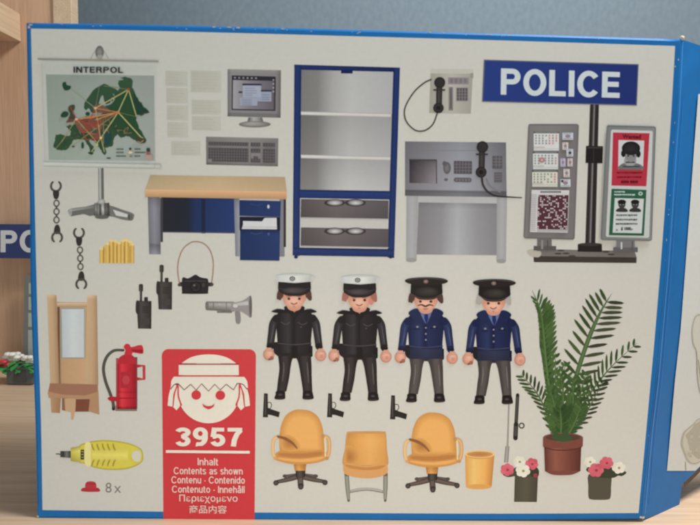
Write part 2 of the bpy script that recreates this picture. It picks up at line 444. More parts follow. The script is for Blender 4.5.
# ---- wall map on a stand
p = Print('printed_wall_map', box)
p.quad([(98.3, 168), (103.6, 168), (104, 203), (98.6, 203)], [(0, (80, 78, 70)), (.3, (182, 180, 168)), (.55, (120, 116, 106)), (1, (78, 74, 68))])
p.sub('tripod')
p.blob([(68.5, 210), (75, 208), (86, 206.5), (95, 204.5), (97, 209), (96, 214), (90, 216), (84, 214.2), (76, 215.5), (70, 216)], (104, 100, 92))
p.quad([(70, 209.5), (94, 205.5), (94, 208), (70, 211.5)], [(0, (150, 147, 137)), (1, (120, 116, 108))])
p.ell(70.3, 212.6, 1.6, 3.4, (170, 168, 158), (130, 127, 118))
p.blob([(106, 205.5), (112, 206), (122, 209.5), (133, 213.4), (134, 217), (131.5, 220.6), (122, 219.4), (114, 217), (107, 215)], (112, 108, 100))
p.poly([(113, 209.5), (128, 214.4), (127, 217.4), (116, 215.5)], (186, 184, 172)); p.rect(128.6, 214.2, 130, 219.4, (70, 66, 60)); p.rect(131, 214.8, 131.8, 219.6, (80, 76, 70))
p.quad([(94.5, 203), (109.5, 203), (110, 216), (94, 216)], [(0, (88, 84, 76)), (.2, (150, 147, 137)), (.35, (84, 80, 72)), (.55, (168, 165, 155)), (.75, (98, 94, 86)), (1, (80, 76, 68))], [(0, .9), (.5, 1.1), (1, .7)])
for x in (96.8, 100.5, 104.5, 108): p.rect(x, 202.5, x + .8, 217.5, (62, 58, 52))
p.ell(102, 217, 7, 2, (96, 92, 84)); p.ell(101.5, 201.5, 4, 2.6, (140, 137, 128), (176, 174, 162))
p.sub('hanger')
p.stroke([(91, 58.5), (94.5, 52), (99.5, 47.5), (104, 51), (108.5, 58.5)], .9, (158, 156, 142))
p.ell(99.7, 52.2, 4.2, 6.4, (92, 88, 78), (140, 136, 124)); p.rect(97.5, 55, 102.5, 59.8, (150, 148, 134))
p.sub('map_sheet')
p.poly([(42, 61), (157, 63), (156, 164.5), (45.5, 163)], (178, 177, 161))
p.quad([(46, 74.4), (154.3, 75.6), (155.2, 161), (49, 160)], [(0, (142, 148, 131)), (.5, (149, 154, 139)), (1, (146, 149, 136))], [(0, .96), (1, 1.03)])
GR = (54, 80, 54); GR2 = (40, 68, 48)
p.blob([(62.5, 86), (63, 82.5), (66, 82), (67, 85), (71, 86), (70, 89.5), (65, 90.5)], GR2, 3)
p.poly([(84, 108), (84.5, 103), (87, 99), (90, 95), (93, 90.5), (96, 88), (100, 86), (104, 83.6), (108, 85), (112, 87.5), (116, 89), (117, 92), (113, 94), (112, 98), (110, 103), (106, 104.5), (104, 100), (103, 95), (101, 97), (99, 103), (97.5, 108), (95, 113), (91.5, 112.5), (89, 108), (86, 110.5)], GR)
main = [(106, 106), (112, 104), (116, 98), (113, 93), (116, 89.5), (118, 91), (120, 88), (118, 84), (119, 80.5), (123.5, 79.6), (120, 77.6), (126, 77), (131, 78), (133, 81), (132.6, 87), (134, 90), (136, 95), (138.6, 100), (142, 103), (143.5, 106.6), (147, 109), (149.4, 113), (145, 114), (141, 116), (137, 114.5), (136.4, 120), (139.6, 128.5), (142, 132), (144.6, 137), (146.4, 140), (145, 143), (141, 143.6), (137.5, 141.5), (133, 139.6), (130, 137), (126, 136), (121, 138), (117.5, 134.5), (114.6, 137), (113.6, 141), (113, 146), (108, 147.4), (105, 148), (107, 152), (104.6, 155.5), (102, 152), (100.5, 149), (97.5, 146), (96, 142), (92, 140), (89, 138.6), (90, 142.5), (94.6, 148), (95, 151), (93, 152), (92, 155), (87.6, 153), (90.5, 151.6), (88.6, 146), (84.6, 140), (81.5, 139.6), (77, 139.4), (73.5, 140), (72, 144), (69.5, 147), (67, 150), (62, 150.6), (57, 149.6), (53.4, 146.6), (55, 140), (56, 135), (61, 134.4), (66, 136), (69.7, 136), (71, 131), (66.4, 126.6), (70, 125), (73, 125.4), (77, 122.6), (80, 120), (84, 119), (86, 116), (89, 118), (94, 117.6), (100, 116), (103, 113), (101, 110.5)]
def rough(pts, amp, n=3):
    out = []
    for i in range(len(pts)):
        a, b = pts[i], pts[(i + 1) % len(pts)]
        for k in range(n):
            t = k / n; out.append((a[0] + (b[0] - a[0]) * t + R.uniform(-amp, amp), a[1] + (b[1] - a[1]) * t + R.uniform(-amp, amp)))
    return out
p.poly(rough(main, .42), GR)
for _ in range(60):
    x, y = R.uniform(104, 138), R.uniform(92, 134); p.ell(x, y, R.uniform(.8, 2.4), R.uniform(.6, 1.6), mixc((44, 74, 46), (66, 92, 58), R.random()), rot=R.uniform(0, 90), n=7)
for _ in range(22):
    x, y = R.uniform(56, 80), R.uniform(128, 148)
    if 60 < x < 78 and 137 < y < 147 or x > 72: p.ell(min(x, 79), y if x < 70 else min(y, 138), R.uniform(.8, 2), R.uniform(.6, 1.4), mixc((48, 74, 46), (84, 88, 56), R.random()), n=7)
p.poly([(110, 106), (117, 98), (128, 92), (134, 100), (136, 112), (136, 124), (141, 134), (130, 133), (119, 131), (110, 124)], (44, 74, 46))
p.poly([(133, 92), (138, 101), (148.6, 112), (138, 114)], (38, 64, 50))
p.blob([(69.6, 106), (74.6, 105), (75, 109), (73, 113), (75.6, 117), (74, 120.6), (68, 122.5), (69, 118), (70.5, 114), (68.6, 110)], (66, 70, 52), 3)
p.blob([(61, 115.6), (64, 111.6), (68.6, 112.6), (67.6, 116.6), (63, 117.6)], GR2, 3)
p.poly([(66, 122.6), (69, 119), (74.6, 119.6), (73.6, 122), (68, 122.6)], (110, 66, 52))
p.ell(82.9, 145.4, 1.3, 3.4, GR2); p.ell(73.6, 146.6, 1.5, .9, GR2); p.ell(109, 158.2, 2.4, .7, GR2); p.ell(88, 114, 2.2, 2, GR2); p.ell(91.5, 153.5, 2.2, 1.2, GR2)
p.blob([(75.5, 119.5), (84, 120), (94, 118), (101, 119), (103, 125), (100.6, 133), (99, 140), (94, 138), (88, 133), (81, 132), (77, 127)], (124, 76, 62), 4)
p.blob([(92, 128), (98, 127), (97, 133), (92, 132)], (66, 78, 56), 3); p.blob([(78, 125), (83, 124), (85, 129), (81, 130)], (104, 92, 78), 3)
p.blob([(93, 107), (99, 104), (106, 107), (111, 112), (103, 113), (95, 112)], (112, 84, 66), 3)
p.blob([(104, 132), (111, 134), (110, 143), (105, 144)], (40, 70, 66), 3)
# country boundaries
for _ in range(26):
    x, y = R.uniform(76, 128), R.uniform(118, 137)
    p.stroke([(x, y), (x + R.uniform(-4, 4), y + R.uniform(-3, 3)), (x + R.uniform(-5, 5), y + R.uniform(-4, 4))], .45, (150, 112, 84), caps=False)
YL = (176, 168, 108); OR = (186, 118, 70); RD = (158, 70, 52)
A_, B_, C_, D_, G_ = (129, 89.7), (118.6, 112.4), (77, 119.4), (96, 108.4), (142.6, 138.6)
for a, b, c, w in ((A_, D_, YL, .9), (A_, B_, YL, .9), (A_, (137, 117), YL, .9), (B_, G_, YL, 1), (B_, (101.5, 138), YL, .9), (B_, (70, 148), (150, 140, 88), .6), (B_, C_, OR, 1.0), (B_, D_, OR, .8), (B_, (96, 120), YL, .7),
                   (C_, (87, 140), RD, .9), (C_, (98, 143), (170, 140, 80), .8), (C_, (62, 142), (150, 140, 88), .7), (D_, (71, 89), (140, 146, 110), .6), (C_, (71, 107), RD, .7), (C_, (100, 128), RD, .9), (D_, (84, 132), RD, .8),
                   (D_, (101, 138), (176, 150, 90), .8), ((101.5, 138), (92, 152), YL, .8), ((101.5, 138), (105, 152), YL, .7), ((101.5, 138), (87, 140), RD, .8), (B_, (90, 126), RD, .9), (C_, (92, 118), OR, .9), ((92, 118), (116, 113), OR, .9), (A_, (104, 86), (120, 124, 78), .6), (D_, (100, 86), (110, 118, 88), .6),
                   ((84, 132), (101, 122), RD, .8), ((137, 117), B_, (110, 118, 70), .5), ((64, 140), (57, 148), (150, 140, 88), .5), ((104, 120), (104, 144), (140, 130, 84), .7)):
    p.stroke([a, b], w, c, smooth=False, caps=False)
for q, c in ((A_, RD), (B_, OR), (C_, (206, 160, 128)), (D_, (206, 160, 128)), (G_, YL), ((101.5, 138), (206, 180, 128)), ((97.5, 145), YL)): p.ell(q[0], q[1], 1.5, 1.3, c, n=12)
p.blob([(136, 139.5), (141, 137.6), (146, 140), (143.5, 143.4), (138, 142.6)], (74, 66, 50), 3); p.stroke([(138, 141.5), (141, 142.6), (144, 140.4)], .6, (168, 156, 104))
for i, y in enumerate((149.3, 152.6, 156.2)):
    for x0, x1 in ((116.8, 123 + i * 1.4), (135, 140.5 + (i == 1) * 4.4)):
        x = x0
        while x < x1: w_ = R.uniform(.7, 1.6); p.rect(x, y - .6, x + w_, y + .6, (66, 72, 60)); x += w_ + .35
p.ell(130.8, 149, 1.3, 1.1, (40, 42, 38)); p.ell(131, 152.6, 2, 1.3, (206, 180, 140)); p.ell(131.5, 156.4, 1.6, 1, (120, 112, 92))
p.rect(147, 148.2, 150.6, 152, (58, 62, 56)); p.rect(147, 152.2, 150.6, 157.6, (150, 84, 78)); p.rect(146, 155, 153, 160, (164, 138, 122))
p.sub('map_title').grot('INTERPOL', 74.2, 66.8, 123.8, 73.4, (44, 44, 52), .19, .4, .11)
p.sub('top_rod')
p.quad([(38.6, 58.6), (159.2, 60.8), (159.2, 62.6), (38.6, 60.2)], [(0, (132, 127, 110)), (1, (140, 134, 118))], [(0, 1.15), (.6, 1), (1, .85)])
p.sub('bottom_rod')
p.quad([(44.6, 162.2), (161.4, 164.6), (161.4, 169), (44.6, 166.4)], [(0, (188, 186, 170)), (1, (176, 172, 158))], [(0, .9), (.15, 1.03), (.7, 1), (1, .8)])
p.rect(154.8, 164.2, 161.4, 169, (160, 154, 142)); p.rect(155.6, 165, 160.8, 168.3, (178, 174, 160))
p.done()

# ---- handcuffs
def cuffs(x, y, dx=0.0):
    p = Print('printed_handcuffs', box)
    def C(cx_, cy_, up):
        a0 = -90 + 38 if up else 90 + 38
        pts = [(cx_ + 4.9 * math.cos(math.radians(a0 + i * 284 / 14)), cy_ + 5.1 * math.sin(math.radians(a0 + i * 284 / 14))) for i in range(15)]
        p.stroke(pts, [1.7] + [2.2] * 13 + [1.7], DK, (84, 79, 72))
    p.sub('cuff'); C(x, y, True); p.blob([(x - 2.6, y + 5), (x + 2.8, y + 5), (x + 3, y + 10), (x + 1.4, y + 13), (x - 1.2, y + 13), (x - 2.6, y + 10)], DK)
    p.sub()
    for k in range(3):
        cxk = x + .6 + dx * (k + 2) * .2; cyk = y + 17.3 + k * 8.3
        p.stroke([(cxk + 2.5 * math.cos(a * .5236), cyk + 3.0 * math.sin(a * .5236)) for a in range(12)], 1.35, DK, (88, 82, 74), closed=True)
        if k < 2: p.rect(cxk - .8, cyk + 2.8, cxk + .8, cyk + 5.6, DK)
    p.sub('cuff'); x2 = x + 1.2 + dx; y2 = y + 51.5
    p.blob([(x2 - 1.2, y2 - 12.6), (x2 + 1.4, y2 - 12.6), (x2 + 3, y2 - 9), (x2 + 2.6, y2 - 4), (x2 - 2.8, y2 - 4), (x2 - 2.9, y2 - 9)], DK); C(x2, y2, False)
    p.done()
cuffs(56, 186); cuffs(79, 232.7, 1.2)

# ---- gold coin rolls
p = Print('printed_coin_rolls', box)
cols_ = [(99.6, 245.5), (103.2, 243.6), (105.6, 240.4), (109.4, 237.4), (113.6, 238), (117.2, 239.6), (121, 237.6), (124.8, 236.8), (128.4, 238.6), (131.2, 241)]
for i, (x, t) in enumerate(cols_):
    x1 = x + 4.2 if i < 9 else 134.2
    p.quad([(x, t + 3), (x1, t + 3), (x1, 263.2), (x, 263.2)], [(0, (172, 128, 58)), (.35, (222, 180, 96)), (.7, (204, 158, 74)), (1, (160, 116, 52))])
    p.ell((x + x1) / 2, t + 3.2, (x1 - x) / 2 + .3, 1.6, (214, 186, 122), n=14)
for x in (103.8, 109.8, 116.6, 124, 129.8): p.rect(x, 246, x + .7, 262.6, (160, 112, 52))
p.done()

# ---- paper sheets
for x0, y0, x1, y1 in ((165.6, 71, 187.6, 85.6), (166.4, 87.8, 188, 102.8), (167, 105.2, 188.2, 120), (167.6, 122, 188.2, 136.8), (190.8, 70.6, 221.4, 92), (191.8, 99.8, 221, 114), (192, 116.2, 221, 130), (171.4, 141, 200.6, 155)):
    p = Print('printed_paper_sheet', box)
    p.quad([(x0, y0), (x1, y0 + .5), (x1, y1 + .5), (x0, y1)], [(0, (172, 166, 147)), (1, (176, 171, 153))])
    for y in range(int(y0) + 3, int(y1) - 1, 3): p.rect(x0 + 2, y, x1 - 3 - R.uniform(0, 6), y + .5, (166, 160, 141), .3)
    p.done()

# ---- monitor
p = Print('printed_monitor', box)
p.quad([(227.6, 69), (281, 70.2), (280.6, 117.8), (227.6, 116.4)], [(0, (112, 106, 102)), (.08, (132, 127, 120)), (.9, (128, 121, 116)), (1, (102, 95, 92))], [(0, 1.08), (.08, 1), (.9, .98), (1, .82)])
p.sub('stand')
p.quad([(248.6, 117.4), (262.2, 117.6), (264, 124), (246.6, 124)], [(0, (84, 79, 74)), (.4, (164, 159, 148)), (1, (90, 84, 80))])
p.ell(254.8, 124.3, 16, 3.2, (104, 98, 90), (158, 152, 142), hl=(-4, -1))
p.sub('screen')
p.poly([(231.8, 75.4), (275.8, 76.6), (275.4, 111), (231.6, 110)], (50, 46, 52))
p.quad([(233, 80), (274.2, 81), (274, 109.8), (232.8, 108.8)], [(0, (150, 145, 142)), (.4, (124, 117, 118)), (1, (98, 90, 94))])
for i in range(6): p.ell(235 + i * 4.2, 77.8 + i * .08, 1.1, .9, (136, 132, 134), n=8)
for i in range(4): p.ell(273.4, 80 + i * 3.9, .8, .7, (170, 164, 162), n=8)
p.rect(242.4, 83.6, 261.6, 85.4, (48, 44, 52), .3); p.rect(242.8, 85.4, 261.2, 97.4, (150, 153, 162), .2)
p.rect(257.4, 90, 271.6, 91.6, (52, 48, 56)); p.rect(257.2, 91.6, 271.4, 101.4, (142, 146, 156), .2); p.rect(242.8, 85.6, 260.9, 97, (152, 155, 163), .2)
p.rect(238.6, 91.4, 242.4, 93, (44, 42, 50)); p.rect(240, 97.6, 257.4, 105.6, (144, 148, 158), .2)
for y in (88, 90.4, 92.8, 95): p.rect(245, y, 255 + R.uniform(-3, 3), y + .6, (118, 118, 130), .1)
for y in (94.4, 97, 99.2): p.rect(262, y, 269.6, y + .6, (114, 116, 126), .1)
for y in (99.6, 101.8, 103.8): p.rect(242, y, 252, y + .6, (118, 120, 130), .1)
p.rect(228, 113.4, 280.2, 113.9, (104, 98, 94), .9)
p.done()

# ---- keyboard
p = Print('printed_keyboard', box)
p.quad([(206, 136.6), (278.4, 138.2), (278, 166.4), (206.2, 164.6)], [(0, (116, 109, 104)), (.5, (130, 123, 116)), (1, (118, 111, 106))], [(0, 1.06), (.1, 1), (.9, .98), (1, .8)])
p.sub('keys')
for x0, x1 in ((208.4, 248.4), (250.8, 260.4), (263, 275)):
    sk = (x1 - x0) * .02; oy = (x0 - 208) * .022
    p.rect(x0, 141.6 + oy, x1, 145.4 + oy, (82, 75, 75), sk); p.rect(x0, 147.6 + oy, x1, 161.4 + oy, (78, 71, 71), sk)
    x = x0 + 2.2
    while x < x1 - 1:
        p.rect(x, 141.8 + oy + (x - x0) * .02, x + .55, 161.2 + oy + (x - x0) * .02, (106, 99, 96)); x += 2.6
    for y in (150.4, 153.2, 156, 158.8): p.rect(x0, y + oy, x1, y + .5 + oy, (106, 99, 96), sk)
p.rect(251, 152.8, 260.6, 156.2, (126, 119, 113), .2); p.rect(251, 156, 253.6, 158.6, (126, 119, 113)); p.rect(258, 156, 260.6, 158.8, (126, 119, 113)); p.rect(208, 159, 212, 162.2, (126, 119, 113))
p.done()

# ---- desk
p = Print('printed_desk', box)
p.quad([(161, 197), (236, 198.4), (236, 233.4), (163, 232.4)], [(0, (42, 43, 46)), (.35, (38, 42, 52)), (.45, (38, 52, 86)), (1, (40, 58, 100))])
p.rect(201.4, 199, 205.4, 233.4, (34, 40, 62)); p.rect(160.4, 198, 163, 242, (66, 64, 64)); p.rect(163, 231.4, 234, 232.4, (70, 74, 84), .8)
p.sub('leg'); p.quad([(147.8, 196), (160.2, 197), (160.8, 254.4), (149.2, 254.2)], [(0, (112, 110, 112)), (.5, (134, 132, 134)), (1, (108, 106, 108))], [(0, .85), (.2, 1), (.8, .95), (.84, .8), (1, 1.05)])
p.sub('leg'); p.quad([(234, 198), (239.4, 198.2), (239.6, 256.4), (235.4, 256.2)], [(0, (118, 118, 122)), (1, (142, 142, 144))], [(0, .85), (.2, 1), (1, .98)])
p.sub('leg'); p.rect(279.6, 199, 284.6, 256.6, (118, 116, 118)); p.rect(283.6, 199, 286, 247, (58, 48, 50))
p.sub('drawer'); p.quad([(239.4, 200), (281, 201), (280.4, 217), (239.4, 216)], [(0, (36, 50, 88)), (1, (42, 58, 98))]); p.ell(268.4, 206.6, 1.1, 1.9, (186, 186, 186)); p.stroke([(251, 204), (257, 205.4), (262, 204.4)], .6, (60, 70, 110))
p.sub('file_tray'); p.rect(239.6, 216.6, 280.2, 230, (30, 32, 46), .5); p.poly([(243, 221), (262, 221.4), (264.6, 218), (276.6, 217.8), (277, 229.4), (241.8, 229), (243, 225)], (190, 187, 180)); p.rect(243, 226.6, 276.8, 227.2, (160, 156, 152), .3)
p.sub('drawer'); p.quad([(240, 229.6), (280, 230.4), (279.6, 260.8), (240, 260.2)], [(0, (34, 50, 88)), (1, (40, 58, 98))], [(0, .8), (.15, 1), (1, .95)]); p.stroke([(251, 232.6), (256, 234), (262, 232.6)], .7, (62, 74, 116)); p.ell(268.6, 234, 1.2, 1.4, (70, 84, 130))
p.sub('tabletop')
p.quad([(150.4, 175), (284.8, 177), (287, 192), (145, 189.8)], [(0, (178, 154, 116)), (.5, (192, 164, 122)), (1, (176, 148, 112))], [(0, .93), (1, 1.02)])
for k in range(7): y = 177 + k * 1.9; p.rect(150 - k * .5, y, 284.8 + k * .2, y + .35, (176, 149, 110), 2)
p.quad([(145, 189.4), (287, 191.6), (286.4, 199.4), (145.4, 197)], [(0, (200, 156, 110)), (1, (196, 150, 106))], [(0, 1.06), (.3, 1), (1, .86)])
p.done()

# ---- shelf cabinet
NV = (34, 50, 92); NV2 = (27, 38, 76)
p = Print('printed_cabinet', box)
p.quad([(299, 69), (395, 71), (391, 192), (298, 192)], [(0, (116, 111, 105)), (.2, (124, 119, 112)), (.36, (156, 152, 144)), (.55, (170, 166, 157)), (1, (160, 156, 150))], [(0, 1), (.35, 1.02), (.36, .9), (.7, 1), (.72, .92), (1, 1.05)])
p.rect(300, 217, 389, 229, (178, 172, 160), 1)
for yy in (112.4, 155.6):
    p.sub('shelf'); p.quad([(301, yy - 1), (391, yy + 1), (391, yy + 5), (301, yy + 2.6)], [(0, (196, 188, 176)), (1, (186, 178, 168))], [(0, .78), (.3, 1.03), (.8, .98), (1, .8)])
p.sub('frame')
p.quad([(294.2, 64.6), (400, 67.6), (399.6, 72), (294.4, 69.6)], [(0, NV), (1, NV2)], [(0, .9), (.4, 1.1), (1, .85)]); p.rect(341, 70.6, 352.6, 73.4, NV2, .2)
p.quad([(294.4, 65), (301.4, 65.2), (299.6, 256), (292.6, 255.4)], [(0, NV2), (.3, (38, 55, 100)), (.8, NV), (1, NV2)])
p.quad([(393.4, 68), (400, 68), (394.2, 258), (387.4, 257.4)], [(0, NV2), (.4, (38, 54, 98)), (1, NV)])
p.quad([(299.6, 189.6), (390.6, 191), (389.6, 199.6), (299.6, 198)], [(0, NV), (1, NV)], [(0, .75), (.3, 1.15), (1, 1)])
p.quad([(293.4, 247.4), (394, 249.2), (394, 257), (293.4, 255.4)], [(0, NV), (1, NV)], [(0, .8), (.4, 1.1), (1, .9)])
for x in (296, 390.6): p.ell(x, 257, 2, 1.6, NV2)
for yy in (199, 227.4):
    p.sub('drawer'); p.quad([(301, yy), (388.6, yy + 1.6), (388.2, yy + 20), (300.6, yy + 18.4)], [(0, (80, 72, 70)), (.4, (98, 89, 86)), (1, (82, 75, 74))], [(0, .95), (.1, 1.08), (1, .98)])
    for xx in (334.6, 355.4):
        p.ell(xx, yy + 3.8, 10.5, 3.6, (60, 53, 52)); p.ell(xx + .3, yy + 3.6, 8, 2.9, (96, 88, 85), (192, 187, 180), hl=(0, .6))
    p.rect(301, yy + 18.2, 388.4, yy + 19.2, (160, 154, 146), 1.6)
p.done()

# ---- phones
def handset(p, x, y1, y2, r=5.6):
    p.sub('handset')
    p.quad([(x - 2.9, y1), (x + 3.3, y1), (x + 2.7, y2), (x - 3.3, y2)], [(0, (40, 36, 36)), (.45, (72, 66, 64)), (1, (42, 38, 38))])
    p.ell(x + .5, y1, r, r, (42, 38, 38), (66, 60, 58)); p.ell(x + .5, y1, r * .5, r * .5, (54, 49, 48)); p.ell(x - .8, y2, r * .95, r * .95, (42, 38, 38), (68, 62, 60))
    p.ell(x - .8, y2, r * .4, r * .4, (36, 32, 32)); p.rect(x - 6, y1 + 6.6, x + 6, y1 + 8.2, (58, 52, 50))
p = Print('printed_wall_phone', box)
p.quad([(430.6, 69), (473, 69.2), (470.8, 113.6), (429.2, 113)], [(0, (150, 143, 126)), (.5, (168, 161, 145)), (1, (150, 143, 128))])
p.poly([(430.6, 69), (473, 69.2), (473.4, 73.8), (430.4, 73.4)], (176, 170, 152)); p.rect(470.6, 73, 473.3, 78, (140, 132, 118)); p.rect(448, 77.4, 468.8, 84.2, (134, 122, 120), .2)
for i in range(4): p.rect(450 + i * 4.6, 78.6, 453 + i * 4.6, 83, (118, 107, 107))
p.sub('card_slot').rect(448.6, 87, 453, 110.4, (122, 113, 106)); p.rect(450, 88.4, 451.8, 108.8, (96, 88, 84))
p.sub('keypad').rect(456.2, 87.6, 468, 101, (126, 116, 112))
for i in range(4):
    p.rect(457 + i * 2.8, 88.2, 458.9 + i * 2.8, 100.4, (84, 76, 76))
for j in range(3): p.rect(456.2, 91 + j * 3.1, 468, 91.6 + j * 3.1, (128, 118, 113))
handset(p, 439.2, 82.6, 108)
p.sub('cord').stroke([(431, 79.6), (424, 83), (414, 92), (405.6, 106), (404.6, 116), (408, 124), (416, 130.6), (425, 130.4), (433, 124), (437.6, 112)], 1.35, (54, 48, 46))
p.done()

p = Print('printed_control_desk', box)
p.quad([(408, 196), (505, 197.4), (504, 250), (410, 250)], [(0, (164, 160, 152)), (1, (168, 164, 156))])
p.quad([(418.6, 202.4), (497.6, 203.6), (496.8, 255.2), (416.6, 254.4)], [(0, (120, 115, 113)), (.3, (134, 129, 127)), (.5, (158, 156, 152)), (.75, (136, 132, 130)), (1, (126, 121, 119))], [(0, .9), (.12, 1), (1, 1.02)])
for q in ([(406.4, 196), (418.2, 196), (416.6, 260), (406, 260)], [(496.8, 196.6), (507, 196.6), (506, 261), (496.4, 261)]):
    p.sub('leg'); p.quad(q, [(0, (146, 143, 138)), (.5, (157, 154, 148)), (1, (148, 144, 139))]); p.ell((q[2][0] + q[3][0]) / 2, q[2][1], abs(q[2][0] - q[3][0]) / 2, 2.2, (140, 136, 130))
p.sub('console')
p.quad([(405, 141.4), (506, 142.4), (506.6, 197.2), (405, 195.8)], [(0, (108, 104, 103)), (.25, (124, 119, 119)), (.55, (140, 139, 140)), (.85, (122, 119, 120)), (1, (106, 103, 103))], [(0, .94), (.3, 1), (.88, 1.06), (.9, .74), (1, .84)])
p.rect(406.4, 150, 505, 150.5, (112, 108, 108), .6)
p.sub('screen'); p.quad([(409.4, 159.6), (436.8, 160), (436, 183.4), (409.4, 183)], [(0, (58, 52, 54)), (.5, (92, 85, 85)), (1, (118, 111, 110))], [(0, .8), (.4, 1), (1, 1.12)]); p.rect(436, 160, 437, 183.6, (72, 66, 66)); p.rect(409, 159, 436.8, 160.4, (70, 64, 64), .4)
p.sub('mouse'); p.ell(447, 168, 3.8, 6, (86, 79, 79), (118, 110, 108)); p.ell(444.4, 163.6, 2, 2.6, (92, 85, 85)); p.ell(446, 179.6, 2, 1.4, (94, 88, 88))
p.sub('keypad'); p.rect(453.8, 160.8, 472, 173.8, (84, 77, 78), .3, 1)
for i in range(5): p.rect(456.4 + i * 3, 161, 457 + i * 3, 173.6, (112, 106, 106))
for j in range(3): p.rect(454, 164 + j * 3.2, 471.8, 164.6 + j * 3.2, (112, 106, 106))
p.rect(453.8, 177.6, 471.6, 182, (92, 86, 86), .2, 2)
for i in range(5): p.ell(456.6 + i * 3.1, 179.9, .9, 1.1, (118, 112, 110), n=8)
p.rect(492.4, 156, 502.2, 168.4, (88, 82, 82)); p.rect(494.2, 172.4, 502, 182, (94, 88, 88))
for i in range(3): p.rect(492.4, 158.6 + i * 3, 502, 159.2 + i * 3, (116, 110, 110)); p.rect(494.2, 174.4 + i * 2.4, 502, 174.9 + i * 2.4, (116, 110, 110))
p.rect(495.6, 156, 496.2, 168, (116, 110, 110)); p.rect(499, 156, 499.6, 168, (116, 110, 110))
p.stroke([(486, 179), (490, 186), (496, 190), (500, 192)], 1.6, (118, 112, 112))
handset(p, 481.8, 147, 172.2, 5.8)
p.sub('cord').stroke([(481.6, 176), (483, 185), (488, 192), (496, 196), (508, 197), (521.5, 197.8)], [2.2, 2, 1.9, 1.8, 1.4, 1], (58, 48, 48))
p.done()

# ---- police stand picture
p = Print('printed_police_stand', box)
p.poly([(536.6, 249), (634.6, 251), (636.6, 257.4), (533.4, 256.4)], (112, 103, 96)); p.poly([(533.4, 256), (636.6, 257.4), (636.4, 263), (533.8, 262.2)], (66, 57, 52))
for x, y in ((561, 250.4), (566, 253.4), (558, 253.6), (572, 256), (606, 251.8), (611, 254.4)): p.ell(x, y, 3.6, .9, (70, 62, 56))
p.blob([(527, 251), (534, 249), (541, 252), (539, 257), (531, 256)], (168, 158, 138))
p.sub('post')
p.quad([(590, 104), (599, 104), (595.2, 248), (585, 248)], [(0, (70, 64, 60)), (.12, (46, 41, 39)), (.35, (58, 51, 49)), (.5, (128, 122, 116)), (.6, (50, 44, 42)), (.9, (46, 41, 39)), (1, (86, 80, 76))])
p.poly([(577.8, 244), (601.8, 244.4), (602, 252), (577.6, 251.6)], (44, 38, 36)); p.ell(590, 244.4, 12, 1.6, (62, 54, 50))
p.sub('clamp'); p.poly([(586, 145.8), (603, 146.2), (602.4, 163.4), (585.4, 163)], (40, 35, 34)); p.rect(587.4, 147, 601.4, 148.4, (66, 59, 56)); p.rect(593, 149, 594, 162, (58, 51, 49))
p.sub('sign_board')
p.poly([(483.8, 59.6), (638.6, 64.2), (636.8, 105.6), (481.9, 101.8)], (92, 92, 104))
p.quad([(485, 60.8), (637.6, 65.2), (635.8, 104.6), (483.1, 100.8)], [(0, (42, 60, 116)), (.5, (40, 56, 110)), (1, (38, 50, 102))])
p.sub('sign_lettering'); p.grot('POLICE', 0, 0, 0, 0, (184, 188, 194), .195, 0, .10, [(501, 68), (620, 71.8), (619.4, 98.4), (500.6, 95)])
p.sub('display_board')
p.rect(537, 238, 551.6, 251, (104, 98, 94)); p.rect(533.6, 246, 556, 250.4, (88, 82, 78)); p.rect(541, 240, 543, 249, (132, 127, 120)); p.rect(547, 240, 548, 249, (80, 74, 70))
p.poly([(528.2, 125.2), (529.6, 124), (577, 124), (578.8, 125.4), (574.6, 238), (573, 239.8), (525, 238.4), (523.4, 237)], (106, 100, 95))
p.quad([(529.6, 125.6), (577, 125.6), (573, 238), (524.8, 237)], [(0, (118, 112, 106)), (.5, (122, 116, 110)), (1, (112, 105, 101))])
for (x0, y0, x1, y1, c) in ((533.6, 131.8, 558.8, 150.6, (196, 192, 182)), (532.8, 151.8, 557.9, 169.4, (192, 190, 180)), (531.9, 170.4, 557.2, 186.8, (194, 188, 168))):
    p.sub('calendar'); p.rect(x0, y0, x1, y1, c); p.rect(x0, y0, x1, y0 + 1.6, (52, 58, 52)); p.rect(x0 + 1.2, y0 + .4, x1 - 1, y0 + .9, (150, 154, 146))
    for i in range(7):
        for j in range(4):
            if R.random() < .88:
                cc = (178, 128, 116) if (i > 3 and y0 < 150 and R.random() < .7) or i == 6 else ((126, 136, 118) if y0 > 169 else (130, 126, 124))
                p.rect(x0 + 1.4 + i * 3.4, y0 + 3 + j * 2.6, x0 + 3 + i * 3.4, y0 + 4.6 + j * 2.6, cc)
    p.rect(x0, y1 - 3.6, x0 + 11, y1 - 3.1, (150, 132, 120)); p.rect(x0, y1 - 2, x1, y1 - 1.6, (158, 158, 148))
    if 151 < y0 < 153: p.ell(541.6, 160, 2.8, 2.6, (158, 104, 100)); p.ell(541.6, 160, 1.4, 1.3, (186, 150, 142))
for x0, y0, x1, y1, c in ((562, 132.8, 572.8, 139.8, (176, 178, 178)), (562, 142.4, 567.8, 149.8, (190, 180, 166)), (566, 149, 572.8, 156.6, (176, 178, 176)), (560, 158.4, 565, 166.6, (170, 160, 176)), (567, 158.4, 572.2, 166.4, (188, 170, 160)), (563, 169, 569.2, 177.2, (190, 178, 164)), (560, 179.2, 570, 186.8, (182, 182, 178))):
    p.sub('pinned_note'); p.rect(x0, y0, x1, y1, c)
    xm, ym = (x0 + x1) / 2, (y0 + y1) / 2
    p.ell(xm, ym, (x1 - x0) * .26, (y1 - y0) * .24, (136, 116, 116), n=10); p.rect(x0 + 1, y1 - 1.5, x1 - 1, y1 - .9, (126, 122, 122)); p.rect(x0 + .8, y0 + .8, x1 - 2, y0 + 1.3, (124, 122, 126))
